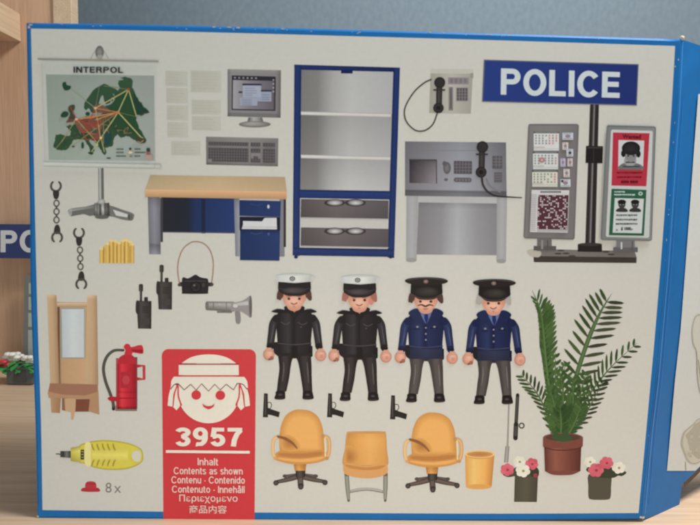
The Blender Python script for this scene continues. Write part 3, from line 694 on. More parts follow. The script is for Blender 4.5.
p.sub('pinned_note').rect(560.6, 180, 563, 182.4, (50, 46, 52)); p.ell(569.6, 153, 1.3, 1.2, (52, 48, 50), n=8)
p.sub('timetable')
p.poly([(531.2, 189.8), (568.8, 190.2), (567.2, 232.6), (529.4, 232)], (188, 182, 174))
x = 540
while x < 560: p.rect(x, 191, x + 1.1, 192.9, (60, 54, 58)); x += 1.6
p.poly([(537.8, 195), (568, 195.2), (566.8, 229.6), (536.6, 229.2)], (84, 50, 54))
for j in range(19):
    for i in range(17):
        if R.random() < (.62 if ((i + 2 * j) % 7 < 2 or (i * 2 - j) % 9 < 2) else .12):
            x = 537.9 + i * 1.76 - j * .06; y = 195.3 + j * 1.8; p.z -= DZ * .999
            p.rect(x, y, x + 1.35, y + 1.25, (186, 172, 168)); 
p.z += DZ * 2
for j in range(20):
    y = 194.6 + j * 1.85
    p.rect(531 - j * .07, y, 536.4 - j * .07, y + .6, (148, 142, 140)); p.z -= DZ * .999
for i in range(17): p.rect(537 + i * 1.8, 230.2, 538.2 + i * 1.8, 231.4, (140, 134, 132)); p.z -= DZ * .999
p.z += DZ * 2
p.sub('display_board')
p.rect(616, 240, 634, 251, (112, 108, 104)); p.rect(612.6, 247.4, 637, 252, (94, 89, 86)); p.rect(620, 242, 621.6, 249, (178, 176, 170)); p.rect(631, 241, 632.2, 250, (84, 80, 76))
p.poly([(606, 126.8), (607.4, 125.4), (654, 126.8), (655.2, 128.2), (651, 239.6), (649.4, 241), (601.4, 240), (600, 238.6)], (104, 103, 98))
p.quad([(607, 127), (654, 128), (650, 239.6), (601.2, 238.6)], [(0, (116, 115, 110)), (1, (126, 125, 119))])
p.poly([(610.2, 131.2), (611.6, 129.8), (650.8, 131), (652, 132.2), (648.4, 236.6), (647, 237.8), (606.2, 236.8), (605.2, 235.6)], (180, 178, 168))
p.sub('wanted_poster')
p.poly([(612.2, 132.6), (648.8, 133.4), (645.6, 186.4), (610.8, 185.6)], (170, 50, 62))
p.textr('Wanted', 621.6, 134.4, 640, 138.8, (78, 22, 28), .04, .4)
p.poly([(617.8, 140.2), (643.4, 140.8), (642.2, 169.8), (617.4, 169.2)], (184, 182, 174))
p.blob([(618.4, 169.2), (619, 165.6), (624, 163), (636, 163.4), (641.4, 166), (642, 169.6)], (104, 102, 98), 3); p.ell(629.4, 161, 6.2, 5.6, (136, 134, 128), (160, 157, 150)); p.rect(622, 166, 639, 167.2, (62, 60, 58)); p.rect(625, 161.6, 634, 163.2, (70, 68, 66))
p.ell(630, 155.6, 5.8, 6.6, (128, 124, 118)); p.ell(622.6, 153.6, 2.3, 3.6, (36, 34, 34)); p.ell(637.6, 154, 2.3, 3.6, (36, 34, 34))
p.ell(630.2, 148.4, 9.2, 6.9, (34, 32, 32), (52, 49, 49), hl=(0, 2)); p.rect(622, 151, 638.6, 153.6, (42, 40, 40)); p.ell(627.4, 156, 1, .8, (50, 47, 46)); p.ell(632.8, 156, 1, .8, (50, 47, 46))
def tline(p, x0, x1, y, h, c, sk=.3):
    x = x0
    while x < x1: w_ = R.uniform(.8, 2.2); p.rect(x, y, min(x + w_, x1), y + h * R.uniform(.8, 1.1), c, 0); p.z -= DZ * .999; x += w_ + R.uniform(.3, .6)
    p.z += DZ * 2
tline(p, 616, 641.4, 172, 1.5, (96, 26, 34)); tline(p, 616, 641, 176.4, 1.5, (96, 26, 34)); x = 620.4
while x < 636: p.rect(x, 180.6, x + 1.5, 183.2, (78, 20, 28)); x += 2.0 + (x > 626 and x < 628) * 1
p.sub('reward_poster')
p.poly([(610.8, 188.8), (645.6, 190), (643, 235.6), (608.2, 235)], (44, 88, 64))
p.poly([(614, 198), (643, 198.8), (640.8, 233.2), (611.8, 232.6)], (184, 184, 174))
tline(p, 613.6, 624, 191.2, 1.3, (172, 184, 172)); tline(p, 613.4, 634, 194, 1.5, (180, 190, 180)); p.ell(639.6, 193.6, 2.2, 2, (160, 178, 166)); p.ell(639.6, 193.6, 1, .9, (60, 100, 78))
for xx in (621, 634.2):
    p.blob([(xx - 5.4, 211.6), (xx - 4.6, 208.8), (xx, 207.6), (xx + 4.6, 208.8), (xx + 5.4, 211.8)], (58, 56, 54), 3); p.ell(xx, 204.2, 3.7, 4.2, (66, 63, 61)); p.ell(xx, 202, 4.2, 2.4, (36, 34, 34)); p.ell(xx - 1.4, 204.6, .6, .5, (150, 146, 138), n=6); p.ell(xx + 1.4, 204.6, .6, .5, (150, 146, 138), n=6)
for y in (214.4, 218.8, 223): tline(p, 615.4 - (y - 214) * .06, 636.4, y, 1.6, (66, 66, 64))
p.textr('$ 1000,-', 620, 227, 632, 230.6, (40, 40, 40), .05); p.rect(615, 229, 617, 230.8, (130, 128, 122))
p.done()

# ---- walkie talkies
for dx, dy in ((0, 0), (20.6, -19.2)):
    p = Print('printed_walkie_talkie', box)
    p.quad([(136.6 + dx, 300.6 + dy), (151.6 + dx, 301 + dy), (151.4 + dx, 328.8 + dy), (138 + dx, 328.6 + dy)], [(0, (52, 47, 43)), (.3, (76, 71, 66)), (.8, (62, 57, 53)), (1, (48, 43, 40))])
    p.blob([(136 + dx, 302 + dy), (138 + dx, 300.4 + dy), (139.6 + dx, 306 + dy), (138.6 + dx, 314 + dy), (135.8 + dx, 312 + dy)], (56, 51, 47), 3)
    for k in range(4): p.rect(142 + dx, 306.6 + dy + k * 1.8, 148.6 + dx, 307.2 + dy + k * 1.8, (46, 42, 39))
    p.rect(141 + dx, 318 + dy, 149.6 + dx, 324.6 + dy, (70, 65, 60))
    p.sub('knob'); p.rect(144.2 + dx, 297 + dy, 148 + dx, 301.4 + dy, (54, 49, 45), 0, .9)
    p.sub('antenna'); p.rect(139.8 + dx, 288 + dy, 142.2 + dx, 301.6 + dy, (58, 53, 49)); p.rect(138.9 + dx, 284 + dy, 143.2 + dx, 291.6 + dy, (60, 55, 51), 0, 1.4); p.rect(140.2 + dx, 286 + dy, 141 + dx, 299 + dy, (84, 79, 72))
    p.done()

# ---- camera with strap
p = Print('printed_camera', box)
p.sub('strap').stroke([(179.6, 284), (177.8, 272), (178.6, 260), (183, 249), (190, 243), (196, 241.6), (203.4, 243.4), (209.6, 249.6), (213, 260), (213, 272), (211.4, 284)], 1.15, (130, 88, 70), (156, 116, 92))
p.sub(); p.blob([(182, 279.4), (184, 277.2), (187.4, 278.4), (191, 277), (195.6, 274.6), (200, 277), (204, 278), (207.4, 278.6), (208.6, 282), (208.2, 292), (206, 293.8), (184, 293.8), (182, 292)], (46, 41, 41), 3)
p.rect(180, 282, 183, 286.4, (52, 46, 45)); p.rect(207.6, 282.4, 212.4, 286.4, (52, 46, 45)); p.ell(179.4, 284.8, 1.7, 1.6, (84, 64, 56)); p.ell(212, 284.4, 1.7, 1.6, (84, 64, 56)); p.rect(184, 280.6, 206, 281.4, (72, 66, 64))
p.sub('lens').ell(195.8, 287, 5.6, 5.8, (34, 30, 31)); p.ell(195.8, 287, 4.2, 4.3, (58, 52, 52), (38, 34, 36)); p.ell(194.4, 285.4, 1.1, .9, (108, 102, 100)); p.ell(203.6, 285, 1.6, 2.2, (66, 60, 58))
p.done()

# ---- megaphone
p = Print('printed_megaphone', box)
p.quad([(206.4, 301.4), (234, 301.6), (234, 311.6), (206.6, 310.2)], [(0, (130, 122, 116)), (1, (142, 134, 128))], [(0, .8), (.3, 1.2), (.6, 1), (1, .7)])
p.ell(207, 305.8, 1.8, 4.6, (112, 104, 98)); p.rect(217, 311, 232, 312.8, (108, 100, 94), .2); p.rect(213, 302, 214, 310.6, (112, 104, 98)); p.rect(226, 302, 226.8, 311, (112, 104, 98)); p.ell(219.6, 304.2, 1, .6, (174, 168, 160))
p.sub('grip').blob([(235, 311), (239.6, 311), (240.8, 318), (240.2, 323), (237.6, 324), (235.8, 322), (235.2, 316)], (126, 118, 112), 3)
p.sub('horn'); p.poly(catmull([(231, 302.6), (237, 302), (243, 300.4), (248.4, 296.6), (250.4, 295.4)], n=4) + catmull([(251.8, 306), (251.4, 317.6), (246, 314.4), (240, 311.4), (231, 311)], n=4), (138, 130, 124))
p.quad([(233, 303.8), (248, 301), (248.6, 305), (233, 306)], [(0, (166, 159, 151)), (1, (176, 169, 160))]); p.ell(250.6, 306.4, 1.5, 11, (98, 90, 84)); p.ell(235.4, 306, 2.4, 1.6, (186, 180, 170))
p.done()

# ---- mirror bench
BG = (184, 150, 112); BG2 = (160, 124, 88)
p = Print('printed_mirror_bench', box)
p.quad([(57, 302), (88.6, 302.4), (88.6, 384), (59.4, 384)], [(0, (118, 88, 64)), (.1, (176, 142, 104)), (1, (180, 146, 108))])
p.quad([(56.4, 302.8), (88, 303), (88, 307), (57, 306.8)], [(0, (190, 160, 124)), (1, (186, 154, 118))], [(0, 1.1), (1, .85)])
p.rect(57.6, 307, 59.8, 384, (104, 76, 56)); p.quad([(61.6, 359), (88, 359.4), (88.6, 384), (62, 384)], [(0, (178, 140, 100)), (1, (186, 150, 110))])
p.sub('mirror').rect(60.6, 307.8, 85, 358.4, (140, 138, 122), 0, 2.4); p.quad([(61.6, 309), (84.2, 309), (84.2, 357.4), (62.4, 357.4)], [(0, (172, 176, 174)), (.5, (188, 191, 189)), (1, (180, 182, 178))])
for q in ([(47.2, 294.4), (56.6, 295), (59.4, 384), (50.4, 384)], [(87.4, 295.2), (97, 295.4), (98.4, 385), (85.8, 385)]):
    p.sub('post'); p.quad(q, [(0, (188, 156, 118)), (.5, BG), (1, BG2)], [(0, 1.12), (.05, 1), (1, .97)])
p.sub('seat')
p.poly([(50, 383.4), (98, 384.4), (98.4, 394), (94, 399), (49, 398), (47.8, 393)], (170, 128, 92)); p.poly([(50, 383.2), (97.8, 384.4), (97.6, 392), (85, 395.4), (62, 394.6), (48.6, 391.4)], (150, 106, 80))
p.sub('leg').quad([(50.6, 397.4), (61, 398), (60, 413), (51.4, 412.6)], [(0, (172, 134, 96)), (1, (150, 112, 80))])
p.rect(74.6, 399, 91, 411.6, (120, 72, 54)); p.poly([(62, 398), (66, 398), (66, 411), (62, 410)], (132, 96, 70))
p.sub('leg').poly([(64.6, 398.4), (76, 398.6), (75.4, 411), (73.4, 419.6), (71.4, 419.6), (71, 412), (65.4, 411)], (182, 146, 108))
p.sub('leg').poly([(90, 398.6), (98.6, 391), (99.4, 414.6), (94, 413), (88.6, 411)], (166, 126, 92))
p.done()

# ---- fire extinguisher
p = Print('printed_fire_extinguisher', box)
p.rect(115.4, 405.6, 137, 411, (118, 104, 90)); p.rect(116, 358, 118.6, 408, (150, 80, 74)); p.rect(134.6, 357, 137.4, 408.6, (104, 74, 70))
rp = [(117.4, 364), (119, 358), (124, 354.6), (131, 354.6), (135, 358), (136.4, 364)]
p.poly(catmull(rp, n=4) + [(136.4, 409), (117.2, 409)], (176, 44, 52))
p.quad([(117.4, 364), (136.4, 364), (136.4, 409), (117.2, 409)], [(0, (150, 30, 40)), (.25, (204, 56, 62)), (.5, (186, 44, 54)), (1, (146, 28, 40))], [(0, 1), (.6, 1), (.62, .9), (.66, 1.02), (.93, 1), (1, .6)])
p.rect(117, 397.6, 136.6, 398.6, (146, 28, 38)); p.rect(120.6, 372, 131.6, 388, (168, 44, 52)); p.ell(126, 380, 3.8, 4.6, (180, 62, 66))
p.sub('valve').blob([(124.6, 354.8), (125.4, 350), (123.6, 347), (126, 343.8), (129.6, 344.4), (131.6, 347), (141.8, 345), (143.2, 353.4), (136, 353), (132.6, 352.6), (131.6, 355)], (188, 48, 58), 3); p.poly([(131, 349.4), (142.6, 349.8), (143, 353), (133, 351.6)], (146, 32, 42))
p.sub('handle').stroke([(138, 366), (144, 365.8), (144.2, 379), (138, 378.8)], 3, (168, 40, 50), (188, 56, 64), smooth=False)
p.sub('hose').stroke([(123.4, 350.2), (114, 350.6), (106.8, 357), (103.6, 368), (105.6, 381), (110.4, 394), (113.2, 403), (113.6, 408.8)], [2.4, 2.8, 3, 3, 3, 3, 3, 3.4], (50, 46, 42), (86, 80, 72)); p.blob([(107.6, 398), (112, 396.4), (119, 397.6), (118, 401), (110.6, 401)], (168, 38, 48), 3)
p.done()

# ---- red contents panel with emblem
CR = (208, 198, 176); RDP = (192, 58, 60)
p = Print('printed_red_panel', box)
pan = [(161.8, 356)]
for cx_, cy_, a0 in ((168.6, 355.8, 180), (249.2, 356, 270)):
    for k in range(9): a = math.radians(a0 + k * 11.25); pan.append((cx_ + 6.8 * math.cos(a), cy_ + 6.8 * math.sin(a)))
pan += [(254.6, 519.4), (163.4, 519)]
p.quad([(161.8, 356), (256, 356), (254.6, 519.6), (163.4, 519.2)], [(0, RDP), (1, RDP)])
p.poly(pan[:-2] + [(256, 360), (161.8, 360)], RDP)
p.sub('emblem')
p.ell(208.7, 392, 31, 31.2, CR, n=48)
dome = [(181.6, 363.2)] + catmull([(181.6, 363.2), (190, 357.8), (199, 355.2), (208.8, 354.4), (218.6, 355.2), (228, 358), (236.4, 363.4)], n=6) + [(236.4, 363.4)]
p.poly(dome, CR); p.poly([(178.8, 364.6), (238.6, 364.8), (238.8, 375.2), (178.8, 375)], CR)
p.poly(catmull([(171, 388), (171.4, 381), (174, 376.6)], n=5) + [(244.2, 376.8)] + catmull([(244.2, 376.8), (247, 381), (248, 388)], n=5) + [(237.4, 383.2), (233.6, 389.7), (226.3, 384.4), (220.3, 389.8), (214.8, 384.2), (208.6, 391), (201.7, 383.8), (196.3, 390), (190.8, 384.3), (184.3, 389.8), (178.3, 383.7)], CR)
for s in (-1, 1):
    X = lambda x: 208.7 + s * (208.7 - x) * -1 if s < 0 else 208.7 + (208.7 - x)
    Q = lambda pts: [((x if s < 0 else 417.6 - x), y) for x, y in pts]
    p.poly(Q([(171.6, 384), (177, 384), (173.4, 394), (172.4, 406.6), (167.6, 405.6), (168.6, 396)]), CR)
    p.poly(Q([(177.4, 385), (180.4, 398), (180, 406), (176.6, 410.2), (173.2, 407), (174, 397)]), CR)
    p.stroke(Q([(170.8, 389), (174.4, 384.6), (178, 383.6)]), .9, (120, 36, 40)); p.stroke(Q([(178, 384), (174.8, 393), (173, 406)]), 1.2, RDP); p.stroke(Q([(178.2, 386), (178.4, 396), (181.4, 405)]), 1.5, RDP)
zz = [(176, 384.6), (178.3, 383.7), (184.3, 389.8), (190.8, 384.2), (196.3, 390), (201.7, 383.7), (208.6, 391), (214.8, 384.2), (220.3, 389.8), (226.3, 384.2), (233.6, 389.8), (237.4, 383.2), (240, 383.6)]
p.stroke(zz, .95, (104, 34, 38), smooth=False)
p.rect(179, 363.6, 238.6, 364.7, (150, 40, 46)); p.rect(175, 375.2, 243, 376.5, RDP)
p.ell(196.3, 394.9, 4.8, 4.7, RDP); p.ell(220.4, 395.2, 4.8, 4.7, RDP)
p.poly(catmull([(202.4, 403.2), (205.4, 405.4), (208.6, 406), (212, 405.4), (214.8, 403.2)], n=4) + catmull([(213.8, 406.6), (208.7, 409.2), (203.4, 406.6)], n=4), RDP)
p.sub('product_number').grot('3957', 175.6, 427, 242.8, 446.2, CR, .20, .4, .09)
p.sub('divider').rect(166, 449.9, 249.8, 452.6, CR, .8)
p.sub('contents_text')
for s_, x0, x1, y0, y1 in (('Inhalt', 197.8, 218.2, 457.8, 465), ('Contents as shown', 173.8, 242.8, 466.8, 474), ('Contenu · Contenido', 171.6, 245, 475.8, 483), ('Contenuto · Innehåll', 172.2, 244.8, 484.6, 492.2), ('Περιεχομενο', 179.6, 237.8, 493.9, 502.6), ('商品内容', 189.6, 227, 504.4, 512.6)):
    if ord(s_[0]) < 256: p.grot(s_, x0, y0, x1, y1, (210, 184, 166), .14, .3, .09)
    else: p.textr(s_, x0, y0, x1, y1, (206, 180, 162), .010, .3)
p.done()

# ---- yellow torch
YE = (196, 180, 66)
p = Print('printed_torch', box)
out = [(79, 446.4), (86, 442.6), (95, 440.6), (105, 440), (118, 441), (130, 443.4), (138, 446.8), (142, 450), (143.4, 456), (142.4, 461.6), (136, 466), (127, 469), (115, 470), (103, 469.4), (92, 466.8), (84, 463.4), (79, 461.4)]
p.blob(out, (172, 156, 62)); p.blob([(108 + (x - 108) * .965, 455 + (y - 455) * .9) for x, y in out], YE)
p.quad([(92, 449), (128, 449), (128, 461), (92, 461)], [(0, (196, 180, 84)), (1, (198, 182, 84))], [(0, .98), (.5, 1.07), (1, .98)])
p.blob([(85, 444), (90.6, 443), (91, 455), (90.6, 466), (85, 463.6)], (210, 198, 126), 3)
for x in (92, 97.2, 102.6, 107.8, 113.2):
    p.stroke([(x, 444), (x + .6, 447), (x + 2, 449.8)], 1.5, (166, 148, 58), (146, 128, 50)); p.stroke([(x + 2, 460), (x + .6, 463), (x, 465.6)], 1.5, (166, 148, 58), (146, 128, 50))
p.poly(catmull([(140.6, 451), (134.6, 450.4), (131.6, 455.4), (134.6, 461), (140, 461.4)], n=5) + [(141.2, 456)], (190, 184, 160))
p.sub('collar').quad([(71, 447.8), (80.6, 446), (80.6, 462.4), (71, 460.8)], [(0, (176, 162, 68)), (1, (200, 184, 88))], [(0, .85), (.3, 1.08), (1, .85)])
p.sub('switch').rect(80.8, 449.6, 84.2, 459.4, (62, 56, 38)); 
for k in range(3): p.rect(81.4, 451 + k * 2.8, 83.6, 452 + k * 2.8, (160, 146, 90))
p.sub('tip').quad([(60.4, 451), (70.8, 450.8), (70.8, 457.8), (60.4, 457)], [(0, (80, 78, 72)), (.3, (56, 54, 50)), (.6, (110, 108, 100)), (1, (60, 58, 52))]); p.stroke([(56.4, 453.8), (60.6, 454)], 1.1, (86, 84, 78))
p.done()
p = Print('printed_red_hat', box)
p.blob([(82, 488.4), (86, 487.4), (91, 488.6), (96, 487.4), (99.2, 488.6), (99, 491.6), (82.2, 491.4)], (168, 50, 58), 3); p.blob([(86, 488), (86, 482.6), (90.6, 481.2), (95.6, 482.6), (95.8, 488)], (176, 54, 60), 3); p.rect(86.4, 483.4, 95.2, 484.2, (146, 40, 48)); p.done()
p = Print('printed_count_text', box); p.textr('8', 105.6, 482.6, 111.6, 492.6, (116, 112, 100), 0); p.textr('x', 114.2, 486, 121.2, 492.8, (116, 112, 100), 0); p.done()

# ---- officers
SK = (206, 150, 122)
def officer(dx, dy, white, hair, stache=False, grey=False):
    U = (32, 28, 29) if white else (28, 35, 66); U2 = (56, 51, 52) if white else (44, 54, 86); T = (38, 33, 33) if white else (66, 59, 55); T2 = (62, 55, 53) if white else (90, 81, 75)
    p = Print('printed_officer', box, label=('printed officer in black uniform and white topped cap' if white else 'printed officer in navy jacket, grey trousers and dark cap'))
    S = lambda pts: [(x + dx, y + dy) for x, y in pts]
    s = 1.0
    # torso
    p.poly(S(catmull([(284, 309.4), (278.6, 312.4), (276.4, 317), (276.6, 330), (277.4, 343), (277, 356)], n=4) + catmull([(293, 358.4), (311.6, 357), (311, 343), (312, 330), (312.8, 317), (310.4, 312.4), (304, 309.4)], n=4)), U)
    p.quad(S([(279, 313), (310, 313), (309.6, 354), (279, 354)]), [(0, U), (.3, U2), (.45, U), (.6, mixc(U, U2, .5)), (1, U)])
    p.rect(294 + dx, 312 + dy, 294.7 + dx, 343 + dy, mixc(U, (0, 0, 0), .4)); p.stroke(S([(277.6, 343.2), (293, 344.6), (311, 343.2)]), 1.1, mixc(U, (0, 0, 0), .5), mixc(U2, (120, 110, 105), .35))
    p.rect(309 + dx, 346 + dy, 312.6 + dx, 356.6 + dy, mixc(U, (0, 0, 0), .3)); p.blob(S([(273.6, 343), (278, 343), (279, 354), (275.6, 354.6), (273.4, 350)]), (34, 30, 31), 3)
    if white:
        for q in ([(281, 322), (285.6, 324.4), (290, 322.4)], [(298, 322.4), (302.6, 324.6), (307, 322.6)]): p.stroke(S(q), .6, (84, 76, 74))
        p.ell(301 + dx, 327 + dy, 1, .8, (76, 68, 66))
    else:
        for y in (325, 331, 337): p.ell(294.4 + dx, y + dy, .9, .9, (132, 130, 136), n=8)
        for x in (286, 303): p.ell(x + dx, 324 + dy, 1.3, 1, (126, 124, 128), n=8)
        p.rect(299 + dx, 325 + dy, 306 + dx, 325.7 + dy, mixc(U, (0, 0, 0), .4)); p.rect(282 + dx, 326 + dy, 289 + dx, 326.7 + dy, mixc(U, (0, 0, 0), .4))
    # trousers
    p.sub('trousers')
    p.poly(S([(278, 353)] + catmull([(278, 356), (279.4, 368), (278, 380), (276.8, 391.4)], n=4) + catmull([(286.4, 391.4), (289.2, 378), (290.8, 366), (292.4, 359.4), (294.6, 357.2), (297, 359.4), (299, 366), (301, 378), (303, 391.4)], n=4) + catmull([(312.4, 391.4), (311.8, 378), (311.6, 366), (311, 356)], n=4) + [(311, 353)]), T)
    p.stroke(S([(285, 356), (285.2, 368), (283.6, 380), (281.8, 390.6)]), [9.6, 9, 8.4, 8], T, mixc(T, T2, .8), caps=False); p.stroke(S([(304.6, 356), (305.4, 368), (306.6, 380), (307.6, 390.6)]), [9.6, 9, 8.4, 8], T, mixc(T, T2, .8), caps=False)
    p.stroke(S([(283.6, 362), (283.8, 370), (282.4, 381)]), [.6, 1.4, .6], mixc(T2, (150, 140, 132), .3)); p.stroke(S([(307.2, 362), (307.8, 371), (308.6, 383)]), [.6, 1.4, .6], mixc(T2, (150, 140, 132), .3))
    p.rect(291.8 + dx, 346 + dy, 297.4 + dx, 357 + dy, mixc(T, (0, 0, 0), .3))
    if not white: p.quad(S([(278.2, 346), (310.6, 346), (310.6, 356), (278.4, 356)]), [(0, mixc(U, T, .3)), (.5, mixc(U2, T, .3)), (1, mixc(U, T, .3))], [(0, 1), (1, .9)])
    for x in (280.4, 307.6):
        p.sub('shoe'); f = -1 if x < 290 else 1
        p.blob(S([(x - 4, 391), (x + 4, 391), (x + 4.8 + (f > 0) * .8, 395), (x + 4.6 + (f > 0) * 1.2, 398.6), (x, 399.6), (x - 4.8 - (f < 0) * 1, 398.8), (x - 4.8, 394.6)]), (32, 27, 27), 3); p.ell(x + dx, 394.6 + dy, 3, 1.6, (30, 26, 26), (84, 74, 70)); p.rect(x - 4.6 + dx, 397.8 + dy, x + 4.6 + dx, 399 + dy, (58, 49, 45))
    # arms
    for a, hx, hy in (([(276.6, 318.4), (273.4, 324), (271.8, 334), (270.2, 346.4)], 268.8, 354.4), ([(312.6, 318.4), (315.8, 324), (317.4, 334), (319, 346.4)], 320.6, 355.2)):
        p.sub('arm').stroke(S(a), [8.2, 8.4, 7.6, 7.2], U, U2, caps=True); p.stroke(S([(a[1][0] + .6, a[1][1]), (a[2][0] + .6, a[2][1]), (a[3][0] + .4, a[3][1] - 4)]), [.5, 1.3, .5], mixc(U2, (150, 146, 150), .25)); p.stroke(S([(a[3][0] - 3.4, a[3][1] - .2), (a[3][0] + 3.4, a[3][1] + .6)]), 1.1, mixc(U, (0, 0, 0), .5), smooth=False)
        p.sub('hand').ell(hx + dx, hy + dy, 5.7, 6, (172, 116, 94), (216, 162, 134), hl=(1.0, -1.6)); p.rect(hx - 2.6 + dx, hy - 6.8 + dy, hx + 3 + dx, hy - 3 + dy, (190, 138, 112), 0, 1)
        if hx < 290: p.ell(hx + 3 + dx, hy + 3.6 + dy, 2, 2, (150, 92, 74)); p.ell(hx + .6 + dx, hy + 4.8 + dy, 1.2, 1, (120, 70, 58))
        else: p.ell(hx + 1 + dx, hy + 1.4 + dy, 2.6, 2.8, (200, 142, 118), (184, 124, 102))
    # collar, shirt
    p.sub('collar')
    if white:
        p.blob(S([(284, 308), (288, 305.4), (300, 305.4), (305, 308), (300, 313), (295, 318), (289, 313)]), (30, 27, 28), 3); p.poly(S([(290.6, 307), (298.4, 307), (294.4, 312.4)]), (176, 124, 100))
        for q in ([(271.4, 311.8), (277, 308.8), (284, 309.8), (281.6, 313)], [(305, 309.8), (311, 308.8), (317, 311.8), (308.6, 313)]): p.blob(S(q), (26, 23, 24), 3); p.stroke(S([q[0], q[1]]), .5, (74, 68, 68))
    else:
        p.poly(S([(286, 307.6), (302.6, 307.6), (298.6, 316), (295, 321.6), (291, 316)]), (92, 104, 138)); p.poly(S([(292.8, 311), (296.4, 311), (297, 316), (295, 322), (292.8, 316)]), (34, 44, 92))
        p.blob(S([(277, 311), (281, 306.6), (287, 306), (290, 313), (294, 322), (286, 319)]), mixc(U, U2, .4), 3); p.blob(S([(312, 311), (308, 306.6), (302, 306), (299, 313), (295.6, 322), (303.6, 319)]), mixc(U, U2, .2), 3)
    # head
    p.sub('head')
    p.blob(S([(283, 294), (294, 291), (305.6, 294), (305.4, 300), (302, 305.6), (299.6, 309.4), (294.2, 311), (289, 309.4), (286.4, 305.6), (283, 300)]), (190, 134, 108), 4)
    p.ell(294.2 + dx, 301.6 + dy, 9.6, 6.8, (192, 136, 110), (218, 166, 138), hl=(0, -1))
    if not grey and white and not stache and dx > 10: p.ell(306 + dx, 299 + dy, 2.6, 4.6, (190, 120, 104))
    for x in (288.9, 299.4): p.ell(x + dx, 298.6 + dy, 1.5, 1.4, (84, 50, 40), n=12); p.stroke(S([(x - 2, 296.4), (x + 2, 296.4)]), .5, (120, 78, 60))
    if stache: p.stroke(S([(286.4, 302.6), (290, 301.8), (294, 303.4), (298, 301.8), (301.6, 302.8)]), [.8, 1.4, 1.8, 1.4, .8], (82, 44, 36)); p.rect(291.6 + dx, 305.4 + dy, 296.6 + dx, 306.2 + dy, (150, 84, 70))
    else: p.stroke(S([(291.2, 303), (294.1, 304.2), (297, 302.8)]), 1.0, (140, 66, 54))
    p.ell(294 + dx, 306.6 + dy, 1.4, .7, (176, 118, 94), n=10)
    p.sub('hair')
    for q in ([(278, 291), (282.6, 290), (283.4, 296), (281.6, 298.4), (280.6, 300.2), (278.6, 299.6), (276.8, 298.4)], [(306, 290), (310.6, 290.4), (311.8, 299), (309.6, 300.6), (307.4, 298.4), (305.6, 296)]): p.blob(S(q), hair, 3)
    # cap
    p.sub('cap')
    if white:
        p.blob(S([(275.2, 277), (280, 274.6), (294.6, 273.4), (309, 274.6), (315, 277), (313, 280.6), (309.6, 283), (294.6, 284), (280, 283), (276.8, 280.6)]), (178, 176, 166)); p.quad(S([(278, 275.4), (312, 275.4), (310, 282), (279.6, 282)]), [(0, (184, 182, 174)), (.6, (200, 198, 190)), (1, (168, 165, 156))])
        p.sub('cap_band').poly(S([(278.4, 281.6), (294.6, 283), (310.6, 281.6), (311, 288)] + catmull([(310.4, 291), (303, 295.2), (294.6, 296), (286, 295.2), (278.6, 291)], n=4) + [(278, 288)]), (36, 31, 32))
        p.ell(294.6 + dx, 290.4 + dy, 13.6, 3.8, (36, 31, 32), (86, 76, 76), hl=(-3, 0)); p.stroke(S([(279, 288), (287, 289.8), (294.6, 290.2), (302, 289.8), (310, 288)]), .6, (66, 58, 58))
        p.sub('cap_badge').ell(292.4 + dx, 278.6 + dy, 2.9, 2.4, (96, 92, 88)); p.ell(292.4 + dx, 278.6 + dy, 1.7, 1.4, (156, 152, 146)); p.ell(292.4 + dx, 278.6 + dy, .8, .7, (96, 92, 90))
    else:
        p.poly(S([(279.6, 279), (310.4, 279)] + catmull([(311.2, 290), (304, 295.6), (294.8, 297), (286, 295.6), (279, 290)], n=4)), (36, 31, 30)); p.ell(295 + dx, 289 + dy, 13, 5.6, (36, 31, 30), (66, 62, 54), hl=(3, -1))
        p.blob(S([(273.4, 277.6), (279, 275.4), (294.6, 274.4), (310, 275.4), (316.4, 278), (313, 280.6), (303, 282), (294.6, 282.4), (286, 282), (276.4, 280.4)]), (44, 37, 35)); p.stroke(S([(276, 277), (294.6, 275.2), (314, 277.2)]), .8, (74, 64, 60)); p.stroke(S([(280, 291), (287, 294.6), (294.8, 295.6), (303, 294.6), (310.4, 291)]), .6, (82, 72, 66))
        p.sub('cap_badge').ell(294.4 + dx, 278.6 + dy, 2.5, 2, (110, 88, 80)); p.ell(294.4 + dx, 278.6 + dy, 1.2, 1, (140, 118, 104))
    p.done()
officer(0, 0, True, (84, 56, 46))
officer(65.2, 1.4, True, (152, 96, 78))
officer(131.4, 2.8, False, (80, 56, 47), stache=True)
officer(199.2, 4.6, False, (156, 148, 136), grey=True)

# ---- pistols
for dx, dy in ((0, 0), (64.2, 0), (127.2, 2)):
    p = Print('printed_pistol', box); S = lambda pts: [(x + dx, y + dy) for x, y in pts]
    p.poly(S([(264, 393.2), (267.8, 393.4), (268, 405), (268, 417.4), (262.8, 417.2), (263.4, 405)]), (48, 43, 39)); p.rect(265 + dx, 395 + dy, 265.8 + dx, 415 + dy, (84, 77, 70))
    p.sub('grip').poly(S([(267.6, 407.4), (271, 409), (280, 412), (278.8, 417.4), (271, 415), (267.6, 414.6)]), (44, 39, 36)); p.stroke(S([(268, 402.4), (270.6, 402.6), (271.6, 405.6), (270, 408.4)]), .8, (56, 50, 46))
    p.done()

